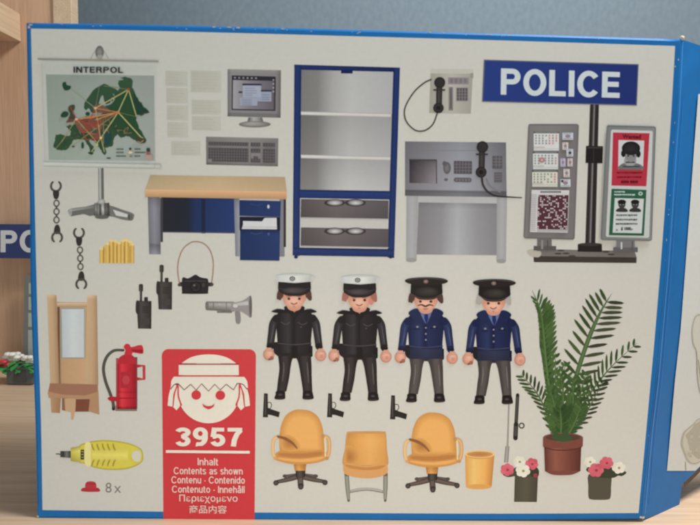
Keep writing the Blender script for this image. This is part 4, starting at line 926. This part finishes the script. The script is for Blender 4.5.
# ---- office chairs
OG = (208, 148, 76); OGD = (176, 114, 54); OGL = (224, 170, 96)
def swivel(dx, dy):
    p = Print('printed_swivel_chair', box); S = lambda pts: [(x + dx, y + dy) for x, y in pts]
    p.sub('base')
    for q in ([(300, 474), (285, 476)], [(300, 474), (315.6, 476)]): p.stroke(S(q), 2.6, (94, 84, 78)); p.ell(q[1][0] + dx, q[1][1] + dy, 2.4, 1.8, (84, 74, 68))
    for q, w in (([(299, 476), (288, 479.4), (276, 482)], [6, 4.6, 3.4]), ([(301, 476), (313, 479.4), (325, 481.6)], [6, 4.6, 3.4]), ([(300, 475), (300.8, 486)], 5.8)):
        p.stroke(S(q), w, (62, 50, 44), (98, 84, 75)); p.ell(q[-1][0] + dx, q[-1][1] + .8 + dy, 2.7, 2.7, (48, 42, 38), (90, 81, 74))
    p.quad(S([(295.4, 469), (305.6, 469), (305, 477), (296, 477)]), [(0, (40, 35, 32)), (.4, (84, 76, 70)), (1, (40, 35, 32))])
    p.sub('column').quad(S([(293.4, 462), (306.4, 462), (305.6, 470.6), (294.8, 470.6)]), [(0, OGD), (.4, OG), (1, OGD)], [(0, .85), (1, 1)])
    p.sub('backrest')
    bk = [(280, 453), (279.4, 440), (281, 426), (286, 415.4), (294, 410.2), (302, 409.6), (311, 411.4), (318.4, 417.4), (322.6, 428), (324, 442), (324.6, 454)]
    B_K = S(catmull(bk, n=5)); bcx, bcy = 302 + dx, 434 + dy
    for k in range(7):
        f = 1 - k * .05; p.poly([(bcx + (x - bcx) * f, bcy + (y - bcy) * f) for x, y in B_K], mixc((190, 132, 66), (212, 155, 84), k / 6))
    for k in range(6):
        f = 1 - k * .15; p.poly([(289 + dx + (x - 289) * f, 443 + dy + (y - 443) * f) for x, y in catmull([(283, 435), (292, 436), (299, 443), (299, 450), (286, 451), (280, 444)], True, 4)], mixc((200, 144, 76), (172, 114, 58), k / 5))
    p.sub('seat'); p.blob(S([(274.6, 454.6), (281, 450.6), (292, 451.6), (308, 451.6), (320, 449.6), (327, 453), (328, 458), (319, 462), (306, 464), (292, 464), (280, 461.4), (274, 458.6)]), (190, 132, 70), 4)
    for k in range(4):
        f = k * .8; p.blob(S([(279 + f, 452.2 + f * .4), (300, 452.6 + f * .5), (323 - f, 451 + f * .4), (323 - f, 455.6 - f * .3), (306, 458 - f * .4), (292, 458 - f * .4), (278 + f, 456 - f * .3)]), mixc((190, 132, 70), (172, 114, 60), k / 3), 4)
    for k in range(3): p.blob(S([(277 + k, 457.4), (300, 458.8 + k * .3), (325 - k, 456.4), (318 - k, 460.8 - k * .3), (300, 462.6 - k * .5), (282 + k, 460.4 - k * .3)]), mixc((196, 140, 74), (210, 154, 84), k / 2), 4)
    p.sub('armrest').stroke(S([(280, 436.6), (274.6, 438.4), (273, 444), (273, 452), (275, 458)]), 3.2, (196, 146, 90), (216, 172, 116)); p.stroke(S([(278, 436.4), (285, 438.4), (292, 442.6), (297, 448)]), [2.4, 3.0, 2.4, 1.2], (132, 86, 54))
    p.sub('armrest').stroke(S([(323, 436), (328, 438), (329.4, 444), (329, 452), (327, 458)]), 3.6, (178, 128, 76), (206, 158, 102)); p.stroke(S([(325, 438), (325.4, 456)]), 1.4, (226, 190, 140))
    p.done()
swivel(0, 0); swivel(132, 3)
p = Print('printed_visitor_chair', box)
p.sub('leg').stroke([(346.6, 474), (347.6, 488), (348.6, 500.6)], [4.4, 4.4, 2.6], (96, 92, 80), (142, 138, 122)); p.sub('leg').stroke([(385.6, 474), (385.4, 488), (385.2, 500.6)], [4.4, 4.4, 2.6], (96, 92, 80), (142, 138, 122))
p.sub('crossbar').stroke([(350, 491.4), (358, 489.4), (367, 488.8), (376, 489.6), (383, 491.6)], 2.4, (140, 132, 120), (164, 156, 144)); p.stroke([(350, 492.6), (367, 490.2), (383, 492.8)], .6, (104, 96, 88))
p.sub(); p.blob([(346.6, 433.4), (350, 431.6), (366, 431.2), (383, 431.4), (386, 433.6), (386.8, 448), (387, 467), (366, 468), (343.6, 466), (345, 448)], (186, 134, 78), 4)
p.quad([(348, 433.6), (385, 433.6), (386, 465), (345.6, 465)], [(0, (184, 128, 64)), (.3, (204, 146, 76)), (.6, (212, 155, 84)), (1, (198, 140, 72))], [(0, .97), (.2, 1.02), (1, .97)])
for k in range(6):
    f = 1 - k * .16; p.poly([(349 + (x - 349) * f, 457 + (y - 457) * f) for x, y in catmull([(345.4, 447), (352, 446), (359, 454), (356, 464), (345.4, 464)], True, 4)], mixc((196, 140, 74), (166, 110, 58), k / 5))
p.sub('seat').blob([(343.6, 465), (350, 463), (366, 466), (384, 463.6), (387.4, 466), (387, 473), (378, 477), (366, 478.2), (352, 476.4), (344.4, 473)], (196, 142, 84), 4); p.blob([(346, 464.4), (366, 467.4), (385, 464.8), (380, 468.6), (366, 470), (350, 468)], (180, 122, 64), 4)
p.done()
# wastebasket
p = Print('printed_wastebasket', box)
p.quad([(465, 454.6), (494.4, 455.4), (491.6, 487), (465.8, 486.4)], [(0, (196, 140, 70)), (.3, (224, 172, 98)), (.7, (212, 156, 82)), (1, (178, 120, 60))]); p.ell(478.7, 486.6, 12.9, 2.6, (200, 144, 76))
p.sub('rim').ell(479.7, 454.8, 15, 4.2, (196, 140, 74)); p.ell(479.7, 454, 15, 3.8, (224, 174, 108)); p.ell(479.7, 454.2, 13, 2.8, (186, 132, 78), (168, 112, 62)); p.done()
# antenna stick and baton
p = Print('printed_antenna_rod', box); p.stroke([(510, 370.6), (509, 400), (508.2, 425), (507.4, 448)], [1.5, 1.4, 1.6, 1.8], (112, 100, 92), (150, 140, 130)); p.sub('handle').quad([(505.4, 446), (509.4, 446), (508.2, 462.4), (504, 462.4)], [(0, (112, 104, 96)), (.5, (160, 152, 142)), (1, (110, 102, 94))]); p.done()
p = Print('printed_baton', box); p.stroke([(517.6, 395), (516.8, 410), (516, 424)], 3.6, (46, 41, 38), (76, 70, 64)); p.stroke([(516, 424), (515.4, 438)], 4.6, (46, 41, 38), (76, 70, 64), smooth=False); p.sub('side_ring').stroke([(521.6 + 2.4 * math.cos(a * .6283), 425.6 + 2.4 * math.sin(a * .6283)) for a in range(10)], 1.2, (52, 46, 43), closed=True); p.done()

# ---- palm
p = Print('printed_potted_palm', box)
GA = (58, 84, 46); GB = (44, 66, 42); GC = (84, 112, 62)
def bez(pts, t):
    q = [Vector(a) for a in pts]
    while len(q) > 1: q = [a.lerp(b, t) for a, b in zip(q, q[1:])]
    return q[0]
def frond(spine, n, lf, lb, angl, angr, t0=.15, c1=GA, c2=GB, w=2.6, sw=2.2, t1=1.0):
    p.sub('frond'); sp = catmull(spine, n=8); m = len(sp)
    for i in range(n):
        t = t0 + (t1 - t0) * i / n; k = min(int(t * (m - 1)), m - 2); a = Vector(sp[k]); b = Vector(sp[k + 1]); pt = a.lerp(b, t * (m - 1) - k); d = (b - a).normalized()
        sh = min(1, .45 + t * 1.2) * min(1, .42 + (1 - t) * 2.2)
        for s, L_, an, c in ((-1, lf, angl, c1), (1, lb, angr, c2)):
            ang = math.radians(an) * s; dd = Vector((d.x * math.cos(ang) - d.y * math.sin(ang), d.x * math.sin(ang) + d.y * math.cos(ang)))
            L2 = L_ * sh * R.uniform(.9, 1.08); e = pt + dd * L2; mid = pt + dd * L2 * .5; nn = Vector((-dd.y, dd.x)) * w * .5
            g_ = R.uniform(-8, 10); cc = (c[0] + 8 + g_, c[1] + 4 + g_, c[2] + g_ * .6)
            p.add([(pt.x, pt.y), ((pt + dd * L2 * .25 + nn * .9).x, (pt + dd * L2 * .25 + nn * .9).y), ((mid + nn).x, (mid + nn).y), ((pt + dd * L2 * .85 + nn * .7).x, (pt + dd * L2 * .85 + nn * .7).y), (e.x, e.y), ((pt + dd * L2 * .85 - nn * .7).x, (pt + dd * L2 * .85 - nn * .7).y), ((mid - nn).x, (mid - nn).y), ((pt + dd * L2 * .25 - nn * .8).x, (pt + dd * L2 * .25 - nn * .8).y)], [tuple(range(8))], [cc] * 8); p.z -= DZ * .999
    p.z += DZ * 2
    p.stroke(sp, [max(.4, sw * min(1, 2.6 * (1 - k / (len(sp) - 1)))) for k in range(len(sp))], c1, (86, 108, 62), smooth=False, caps=False)
frond([(564, 438), (578, 412), (594, 388), (612, 366), (637, 343)], 15, 17, 15, 40, 44, .2, (52, 74, 44), (48, 60, 42), 2.6, 1.6)
frond([(554, 438), (546, 412), (536, 392), (521, 374.6)], 12, 13, 13, 40, 44, .14, (50, 72, 42), (48, 62, 40), 2.6, 1.5)
frond([(566, 438), (582, 420), (592, 402), (604, 380)], 10, 12, 12, 44, 46, .2, (50, 68, 42), (48, 58, 42), 2.4, 1.4)
frond([(561, 440), (569, 404), (578, 370), (590, 335), (601, 311), (611.6, 293.6)], 17, 23, 25, 58, 62, .06, (54, 72, 44), (54, 62, 46), 3.6, 4.4, .94)
p.sub('frond').poly(rough([(553, 438), (549, 400), (542, 362), (539, 338), (540.6, 320), (543, 313), (547, 318), (550.6, 334), (551.6, 360), (555, 390), (561, 438)], .5), (46, 68, 38))
frond([(556, 440), (551, 402), (546, 362), (543.4, 332), (540.6, 311), (532, 290)], 24, 9, 19, 24, 44, .04, (60, 88, 46), (60, 86, 48), 3.8, 2.6, .84)
frond([(543, 330), (540.6, 311), (532, 290)], 6, 9, 13, 26, 34, .2, (58, 84, 44), (56, 80, 44), 2.2, 1.6, .8)
for sp_ in ([(560, 442), (562, 404), (565, 362)], [(563, 442), (577, 404), (586, 372)], [(559, 442), (556, 404), (555, 352)], [(558, 440), (562, 420), (563, 396), (560, 372)], [(561, 440), (569, 420), (573, 400), (572, 376)], [(559, 442), (554, 424), (550, 400)], [(561, 442), (565, 428), (567, 406)], [(557, 442), (557, 424), (554, 404), (549, 386)], [(563, 442), (574, 424), (581, 404)], [(560, 442), (561, 424), (560, 408)]):
    g = R.uniform(-7, 12); frond(sp_, 12, 11, 12, 44, 46, .05, (56 + g * .8, 84 + g, 46 + g * .5), (50 + g * .8, 76 + g, 42 + g * .5), 3.1, 1.9)
p.sub('pot')
p.ell(562.8, 437.6, 20, 4.8, (120, 70, 56)); p.ell(562.8, 437.4, 17.4, 3.6, (84, 60, 46)); p.blob([(552, 438), (556, 430), (560, 436), (565, 429), (570, 436), (572, 440), (562, 441.6)], (58, 80, 48), 3)
p.poly(catmull([(542.8, 438), (552, 441.6), (563, 442.6), (574, 441.6), (582.8, 438)], n=4) + [(582.6, 446), (581, 447), (580.2, 471)] + catmull([(580, 471), (572, 474.4), (562, 475), (552, 474.4), (544.8, 471)], n=4) + [(544, 447), (542.8, 446)], (116, 68, 56))
p.quad([(544.2, 448), (581, 448), (580, 470.6), (545, 470.6)], [(0, (92, 52, 44)), (.3, (134, 82, 67)), (.6, (118, 68, 56)), (1, (86, 48, 42))]); p.stroke([(544, 447), (553, 449.4), (563, 450), (573, 449.4), (581, 447)], 1, (88, 46, 38))
p.done()

# ---- printed planters
def flower(p, x, y, r, c, cc, n=6):
    a0 = R.uniform(0, 1)
    for i in range(n):
        a = a0 + 2 * math.pi * i / n; v = R.uniform(-10, 8)
        p.ell(x + r * .56 * math.cos(a), y + r * .5 * math.sin(a), r * .46, r * .42, tuple(k + v for k in c), n=12)
    p.ell(x, y, r * .5, r * .45, c, n=12); p.ell(x + .4, y + .2, r * .2, r * .18, cc, n=10)
PK = (192, 90, 98); PKD = (150, 56, 66); WH = (206, 200, 176); WHD = (140, 128, 84)
p = Print('printed_flower_planter', box)
p.quad([(514.8, 475.4), (538, 475.4), (536.8, 502), (514, 501.8)], [(0, (76, 72, 58)), (.5, (86, 81, 66)), (1, (70, 65, 54))]); 
p.sub('leaves').blob([(502.4, 474), (506, 476.6), (510, 477), (516, 476), (524, 478), (532, 477), (537, 479), (538.6, 470), (534, 466), (524, 466), (514, 468), (506, 471)], (70, 74, 54), 3); p.blob([(530, 472), (536, 468), (539, 471), (537.6, 477), (531, 476)], (58, 60, 44), 3); p.ell(535.4, 475.4, 2.2, 2, PKD)
for x, y, r, c, cc in ((519.4, 461.6, 6.4, WH, WHD), (507.2, 469.6, 7, PK, PKD), (531.8, 463.8, 6.6, PK, PKD), (522.8, 470.6, 7.4, WH, WHD)): p.sub('flower'); flower(p, x, y, r, c, cc)
p.done()
p = Print('printed_flower_planter', box)
p.blob([(588.4, 474.6), (599, 474), (610.8, 474.6), (611, 486), (610.6, 496.6), (608, 499.4), (599.6, 499.8), (591, 499.4), (588.4, 496.8), (588.2, 486)], (82, 76, 62), 3)
p.sub('leaves').blob([(586, 470), (592, 474), (598, 477), (606, 478), (614, 477.6), (618, 475.6), (622, 476), (626.4, 472.4), (620, 469.4), (610, 467), (598, 468), (590, 466)], (60, 64, 48), 3)
for x, y, r, c, cc in ((589.8, 461.8, 6, WH, WHD), (618.6, 467.6, 6.8, WH, WHD), (606.4, 462.8, 7, PK, PKD), (595.8, 470, 7.8, PK, PKD)): p.sub('flower'); flower(p, x, y, r, c, cc)
p.done()

# ================================================================ SETTING
M_DESK = wood('pale_beech_desk', (0.62, 0.44, 0.30), (0.74, 0.56, 0.41), 'X', .8, .45)
M_SHELF = wood('pale_beech_shelf', (0.66, 0.50, 0.34), (0.73, 0.57, 0.41), 'Y', 1, .5)
M_PANEL = wood('beech_back_panel', (0.60, 0.375, 0.245), (0.67, 0.44, 0.30), 'Z', 1.6, .5)
def boxmesh(name, x0, x1, y0, y1, z0, z1, m, parent=None, bev=0.0):
    V = [(x, y, z) for x in (x0, x1) for y in (y0, y1) for z in (z0, z1)]
    F = [(0, 1, 3, 2), (4, 6, 7, 5), (0, 4, 5, 1), (2, 3, 7, 6), (0, 2, 6, 4), (1, 5, 7, 3)]
    o = wmesh(name, V, F, m, parent)
    if bev:
        b = o.modifiers.new('bevel', 'BEVEL'); b.width = bev; b.segments = 3; b.limit_method = 'ANGLE'
    return o
ZD = -0.0006
desk = boxmesh('desk_surface', -1.6, 1.6, -0.9, 0.9, -0.03, ZD, M_DESK); tag(desk, kind='structure')

mw = bpy.data.materials.new('blue_grey_wallpaper'); mw.use_nodes = True
nt = mw.node_tree; N = nt.nodes; L = nt.links; b = N['Principled BSDF']; b.inputs['Roughness'].default_value = .85
tc = N.new('ShaderNodeTexCoord'); n1 = N.new('ShaderNodeTexNoise'); n1.inputs['Scale'].default_value = 130; n1.inputs['Detail'].default_value = 8
mp = N.new('ShaderNodeMapping'); mp.inputs['Scale'].default_value = (1, 1, .6); L.new(tc.outputs['Object'], mp.inputs[0]); L.new(mp.outputs[0], n1.inputs['Vector'])
crr = N.new('ShaderNodeValToRGB'); crr.color_ramp.elements[0].position = .34; crr.color_ramp.elements[1].position = .68
crr.color_ramp.elements[0].color = (0.185, 0.25, 0.315, 1); crr.color_ramp.elements[1].color = (0.22, 0.29, 0.355, 1); L.new(n1.outputs['Fac'], crr.inputs[0]); L.new(crr.outputs[0], b.inputs['Base Color'])
bp = N.new('ShaderNodeBump'); bp.inputs['Strength'].default_value = .5; bp.inputs['Distance'].default_value = .001; L.new(n1.outputs['Fac'], bp.inputs['Height']); L.new(bp.outputs[0], b.inputs['Normal'])
wall = boxmesh('back_wall', -1.6, 1.6, 0.70, 0.72, -0.6, 1.8, mw); tag(wall, kind='structure')

# bookcase at the left
YP = 0.40
bc = empty('bookcase', (at(40, 390, YP).x, YP, ZD)); tag(bc, 'light beech bookcase behind the box at the left edge', 'bookcase')
xr = at(54, 12, YP).x; xr2 = at(71.5, 12, YP - .004).x
boxmesh('back_panel', -1.3, xr, YP, YP + .015, ZD, 1.2, M_PANEL, bc)
boxmesh('side_board', xr + .0003, xr2, YP - .004, YP + .018, ZD, 1.2, M_SHELF, bc, .0008)
s0, s1 = at(20.5, 14, YP), at(20.5, 42, YP)
boxmesh('shelf', -1.3, s0.x, 0.12, YP - .0003, s1.z, s0.z, M_SHELF, bc, .0012)

# ================================================================ TOY POLICE STAND (behind, left)
YS = 0.372
def plas(n, c, r=.35): return mat(n, base=c, rough=r, noise=.03, nscale=200, spec=.5)
M_NAVY = plas('navy_plastic', (0.028, 0.045, 0.17)); M_WHT = plas('white_print', (0.66, 0.70, 0.76), .5); M_GRY = plas('grey_plastic', (0.20, 0.21, 0.205), .4); M_BLK = plas('dark_plastic', (0.045, 0.042, 0.04), .4)
ps = empty('police_stand', (at(66, 385, YS).x, YS, ZD)); tag(ps, 'toy police stand with navy sign board half hidden behind the box', 'toy stand')
def flat3d(name, pts, y0, th, m, parent):
    fr = [at(x, y, y0) for x, y in pts]; n = len(pts); V = fr + [q + Vector((0, th, 0)) for q in fr]
    return wmesh(name, V, [tuple(range(n)), tuple(reversed(range(n, 2 * n)))] + [(i, (i + 1) % n, n + (i + 1) % n, n + i) for i in range(n)], m, parent)
sb = flat3d('sign_board', [(-14, 224), (122, 225), (121, 259.6), (-15, 258)], YS, .004, M_NAVY, ps)
LT = lettering('POLICE', .205, .10); V = []; F = []; VO = []
for k, (pp, ff) in enumerate(LT):
    F += [tuple(len(V) + i for i in f) for f in ff]; V += pp; VO += [k * .00002] * len(pp)
x0 = min(v[0] for v in V); x1 = max(v[0] for v in V); y0 = min(v[1] for v in V); y1 = max(v[1] for v in V)
wmesh('sign_lettering', [at(.5 + (x - x0) / (x1 - x0) * 102, 252.6 - (y - y0) / (y1 - y0) * 22.6, YS - .0004 - o) for (x, y), o in zip(V, VO)], F, M_WHT, sb)
def vcyl(name, c, r0, r1, z0, z1, m, parent, n=20):
    V = [(c[0] + r0 * math.cos(2 * math.pi * i / n), c[1] + r0 * math.sin(2 * math.pi * i / n), z0) for i in range(n)] + [(c[0] + r1 * math.cos(2 * math.pi * i / n), c[1] + r1 * math.sin(2 * math.pi * i / n), z1) for i in range(n)]
    o = wmesh(name, V, [tuple(reversed(range(n))), tuple(range(n, 2 * n))] + [(i, (i + 1) % n, n + (i + 1) % n, n + i) for i in range(n)], m, parent)
    for q in o.data.polygons: q.use_smooth = len(q.vertices) == 4
    return o
pc = at(80, 259, YS); vcyl('post', (pc.x, YS + .009), .005, .005, ZD + .012, pc.z + .03, M_BLK, ps)
cl, cr_ = at(22, 380, YS).x, at(128, 380, YS).x
boxmesh('base_plate', cl, cr_, YS - .012, YS + .03, ZD, ZD + .012, M_BLK, ps, .002)
for k, dxp in enumerate((0, 58)):
    bo = flat3d('display_board', [(24.5 + dxp, 277), (26 + dxp, 275.6), (67 + dxp, 276), (68.6 + dxp, 277.4), (66.5 + dxp, 376), (22.5 + dxp, 376)], YS + .003, .005, M_GRY, ps)
    if k == 0:
        for (a, b_, c_, d_) in ((28.6, 283, 52, 294), (28.4, 297, 52, 310), (28.2, 313, 52, 327), (28, 330, 52, 366)):
            flat3d('pinned_sheet', [(a, b_), (c_, b_), (c_, d_), (a, d_)], YS + .0026, .0002, plas('pale_green_sheet', (0.42, 0.50, 0.47), .6), bo)

# ================================================================ TOY PLANTER (behind, left)
YT = 0.335
pl = empty('flower_planter', (at(20, 394, YT).x, YT + .015, ZD)); tag(pl, 'dark grey toy planter of white and red flowers standing left of the box', 'planter')
M_POT = plas('slate_plastic', (0.10, 0.11, 0.115), .45); M_LEAF = plas('green_plastic', (0.05, 0.33, 0.085), .4); M_PW = plas('white_petal_plastic', (0.88, 0.87, 0.84), .45); M_PR = plas('red_petal_plastic', (0.62, 0.05, 0.08), .4)
pa, pb = at(5.5, 394, YT), at(33.5, 391, YT); zt = at(20, 366, YT).z
def taper_box(name, x0, x1, y0, y1, z0, z1, k, m, parent, bev):
    mx, my = (x0 + x1) / 2, (y0 + y1) / 2
    V = []
    for z, s in ((z0, 1 - k), (z1, 1)):
        for x, y in ((x0, y0), (x1, y0), (x1, y1), (x0, y1)): V.append((mx + (x - mx) * s, my + (y - my) * s, z))
    o = wmesh(name, V, [(3, 2, 1, 0), (4, 5, 6, 7), (0, 1, 5, 4), (1, 2, 6, 5), (2, 3, 7, 6), (3, 0, 4, 7)], m, parent)
    b = o.modifiers.new('bevel', 'BEVEL'); b.width = bev; b.segments = 4
    return o
pot = taper_box('pot', pa.x, pb.x, YT, YT + .032, ZD, zt, .07, M_POT, pl, .003)
ec = at(20, 381, YT).x; ez = (ZD + zt) / 2
boxmesh('embossed_square', ec - .008, ec + .008, YT - .0004, YT + .002, ez - .008, ez + .008, plas('slate_dark', (0.06, 0.062, 0.066), .5), pot, .0006)
def petals3(px, py, r, m, yy):
    c = at(px, py, yy); V = []; F = []
    for i in range(6):
        a = 2 * math.pi * i / 6 + R.uniform(-.2, .2); o = Vector((math.cos(a) * r * .58, -math.sin(a) * r * .35 + 0, math.sin(a) * r * .42)); rr = r * .48; i0 = len(V)
        for j in range(7):
            th = math.pi * j / 6
            for k in range(10):
                ph = 2 * math.pi * k / 10; V.append(c + o + Vector((rr * math.sin(th) * math.cos(ph), rr * .8 * math.sin(th) * math.sin(ph), rr * .55 * math.cos(th))))
        for j in range(6):
            for k in range(10): F.append((i0 + j * 10 + k, i0 + j * 10 + (k + 1) % 10, i0 + (j + 1) * 10 + (k + 1) % 10, i0 + (j + 1) * 10 + k))
    o = wmesh('flower', V, F, m, pl, smooth=True)
    vcyl('flower_centre', (c.x, c.y - r * .3), r * .2, r * .12, c.z + r * .1, c.z + r * .42, plas('yellow_centre', (.5, .36, .05)), o, 10)
def leafs(n):
    V = []; F = []
    for i in range(n):
        px, py = R.uniform(3, 36), R.uniform(363, 370); yy = YT + R.uniform(-.002, .03); c = at(px, py, yy); a = R.uniform(0, 6.28); up = R.uniform(-.3, .5); l = R.uniform(.008, .014); w = l * .42
        d = Vector((math.cos(a), math.sin(a), up)).normalized(); s = d.cross(Vector((0, 0, 1))).normalized(); nn = s.cross(d); i0 = len(V)
        for off in (0, .0009):
            for t, ww in ((-1, .1), (-.4, .9), (.3, 1), (.8, .55), (1, .05)):
                V.append(c + d * l * t * .8 + s * w * ww + nn * off - Vector((0, 0, l * .25 * t * t))); V.append(c + d * l * t * .8 - s * w * ww + nn * off - Vector((0, 0, l * .25 * t * t)))
        for o in (0, 10):
            for k in range(4): F.append((i0 + o + 2 * k, i0 + o + 2 * k + 1, i0 + o + 2 * k + 3, i0 + o + 2 * k + 2))
        for k in range(4):
            F.append((i0 + 2 * k, i0 + 2 * k + 2, i0 + 12 + 2 * k, i0 + 10 + 2 * k)); F.append((i0 + 2 * k + 1, i0 + 11 + 2 * k, i0 + 13 + 2 * k, i0 + 3 + 2 * k))
    return wmesh('leaves', V, F, M_LEAF, pl)
leafs(46)
petals3(11.5, 357, .0115, M_PW, YT + .006); petals3(17.5, 355.5, .009, M_PW, YT + .014); petals3(29.5, 359.5, .0105, M_PW, YT + .004); petals3(2.5, 364, .011, M_PR, YT + .004); petals3(22.5, 358, .007, M_PR, YT + .022); petals3(36, 363, .009, M_PR, YT + .018)

# ================================================================ LIGHT
w = bpy.data.worlds.new('World'); scene.world = w; w.use_nodes = True
w.node_tree.nodes['Background'].inputs[0].default_value = (0.90, 0.96, 0.93, 1); w.node_tree.nodes['Background'].inputs[1].default_value = 0.20
def area(name, loc, target, size, power, col):
    ld = bpy.data.lights.new(name, 'AREA'); ld.shape = 'SQUARE'; ld.size = size; ld.energy = power; ld.color = col
    o = bpy.data.objects.new(name, ld); COL.objects.link(o); o.location = loc
    o.rotation_euler = (Vector(target) - Vector(loc)).to_track_quat('-Z', 'Y').to_euler(); return o
def spot(name, loc, target, power, ang, blend, rad, col):
    ld = bpy.data.lights.new(name, 'SPOT'); ld.energy = power; ld.spot_size = math.radians(ang); ld.spot_blend = blend; ld.shadow_soft_size = rad; ld.color = col
    o = bpy.data.objects.new(name, ld); COL.objects.link(o); o.location = loc
    o.rotation_euler = (Vector(target) - Vector(loc)).to_track_quat('-Z', 'Y').to_euler(); return o
spot('desk_fill_spot', (0.62, 0.05, 1.15), (0.42, -0.10, 0.0), 19, 62, 0.9, 0.10, (1.0, 0.90, 0.80))  # added narrow beam to brighten the right of the desk only
area('cool_front_fill', (-0.8, -1.5, 0.8), (0, 0.1, 0.2), 1.2, 3.6, (0.84, 0.98, 1.0))  # added cool fill for the box front, no window is known there
area('ceiling_lamp', (0.42, -0.10, 1.15), (0.1, 0.35, 0.1), 0.3, 13, (1.0, 0.97, 0.91))
area('low_front_fill', (-0.02, -0.50, 0.02), (-0.02, 0.0, 0.0), 0.3, 1.3, (1.0, 0.94, 0.82))  # added low fill, brightens the lower box front; no real lamp stands here
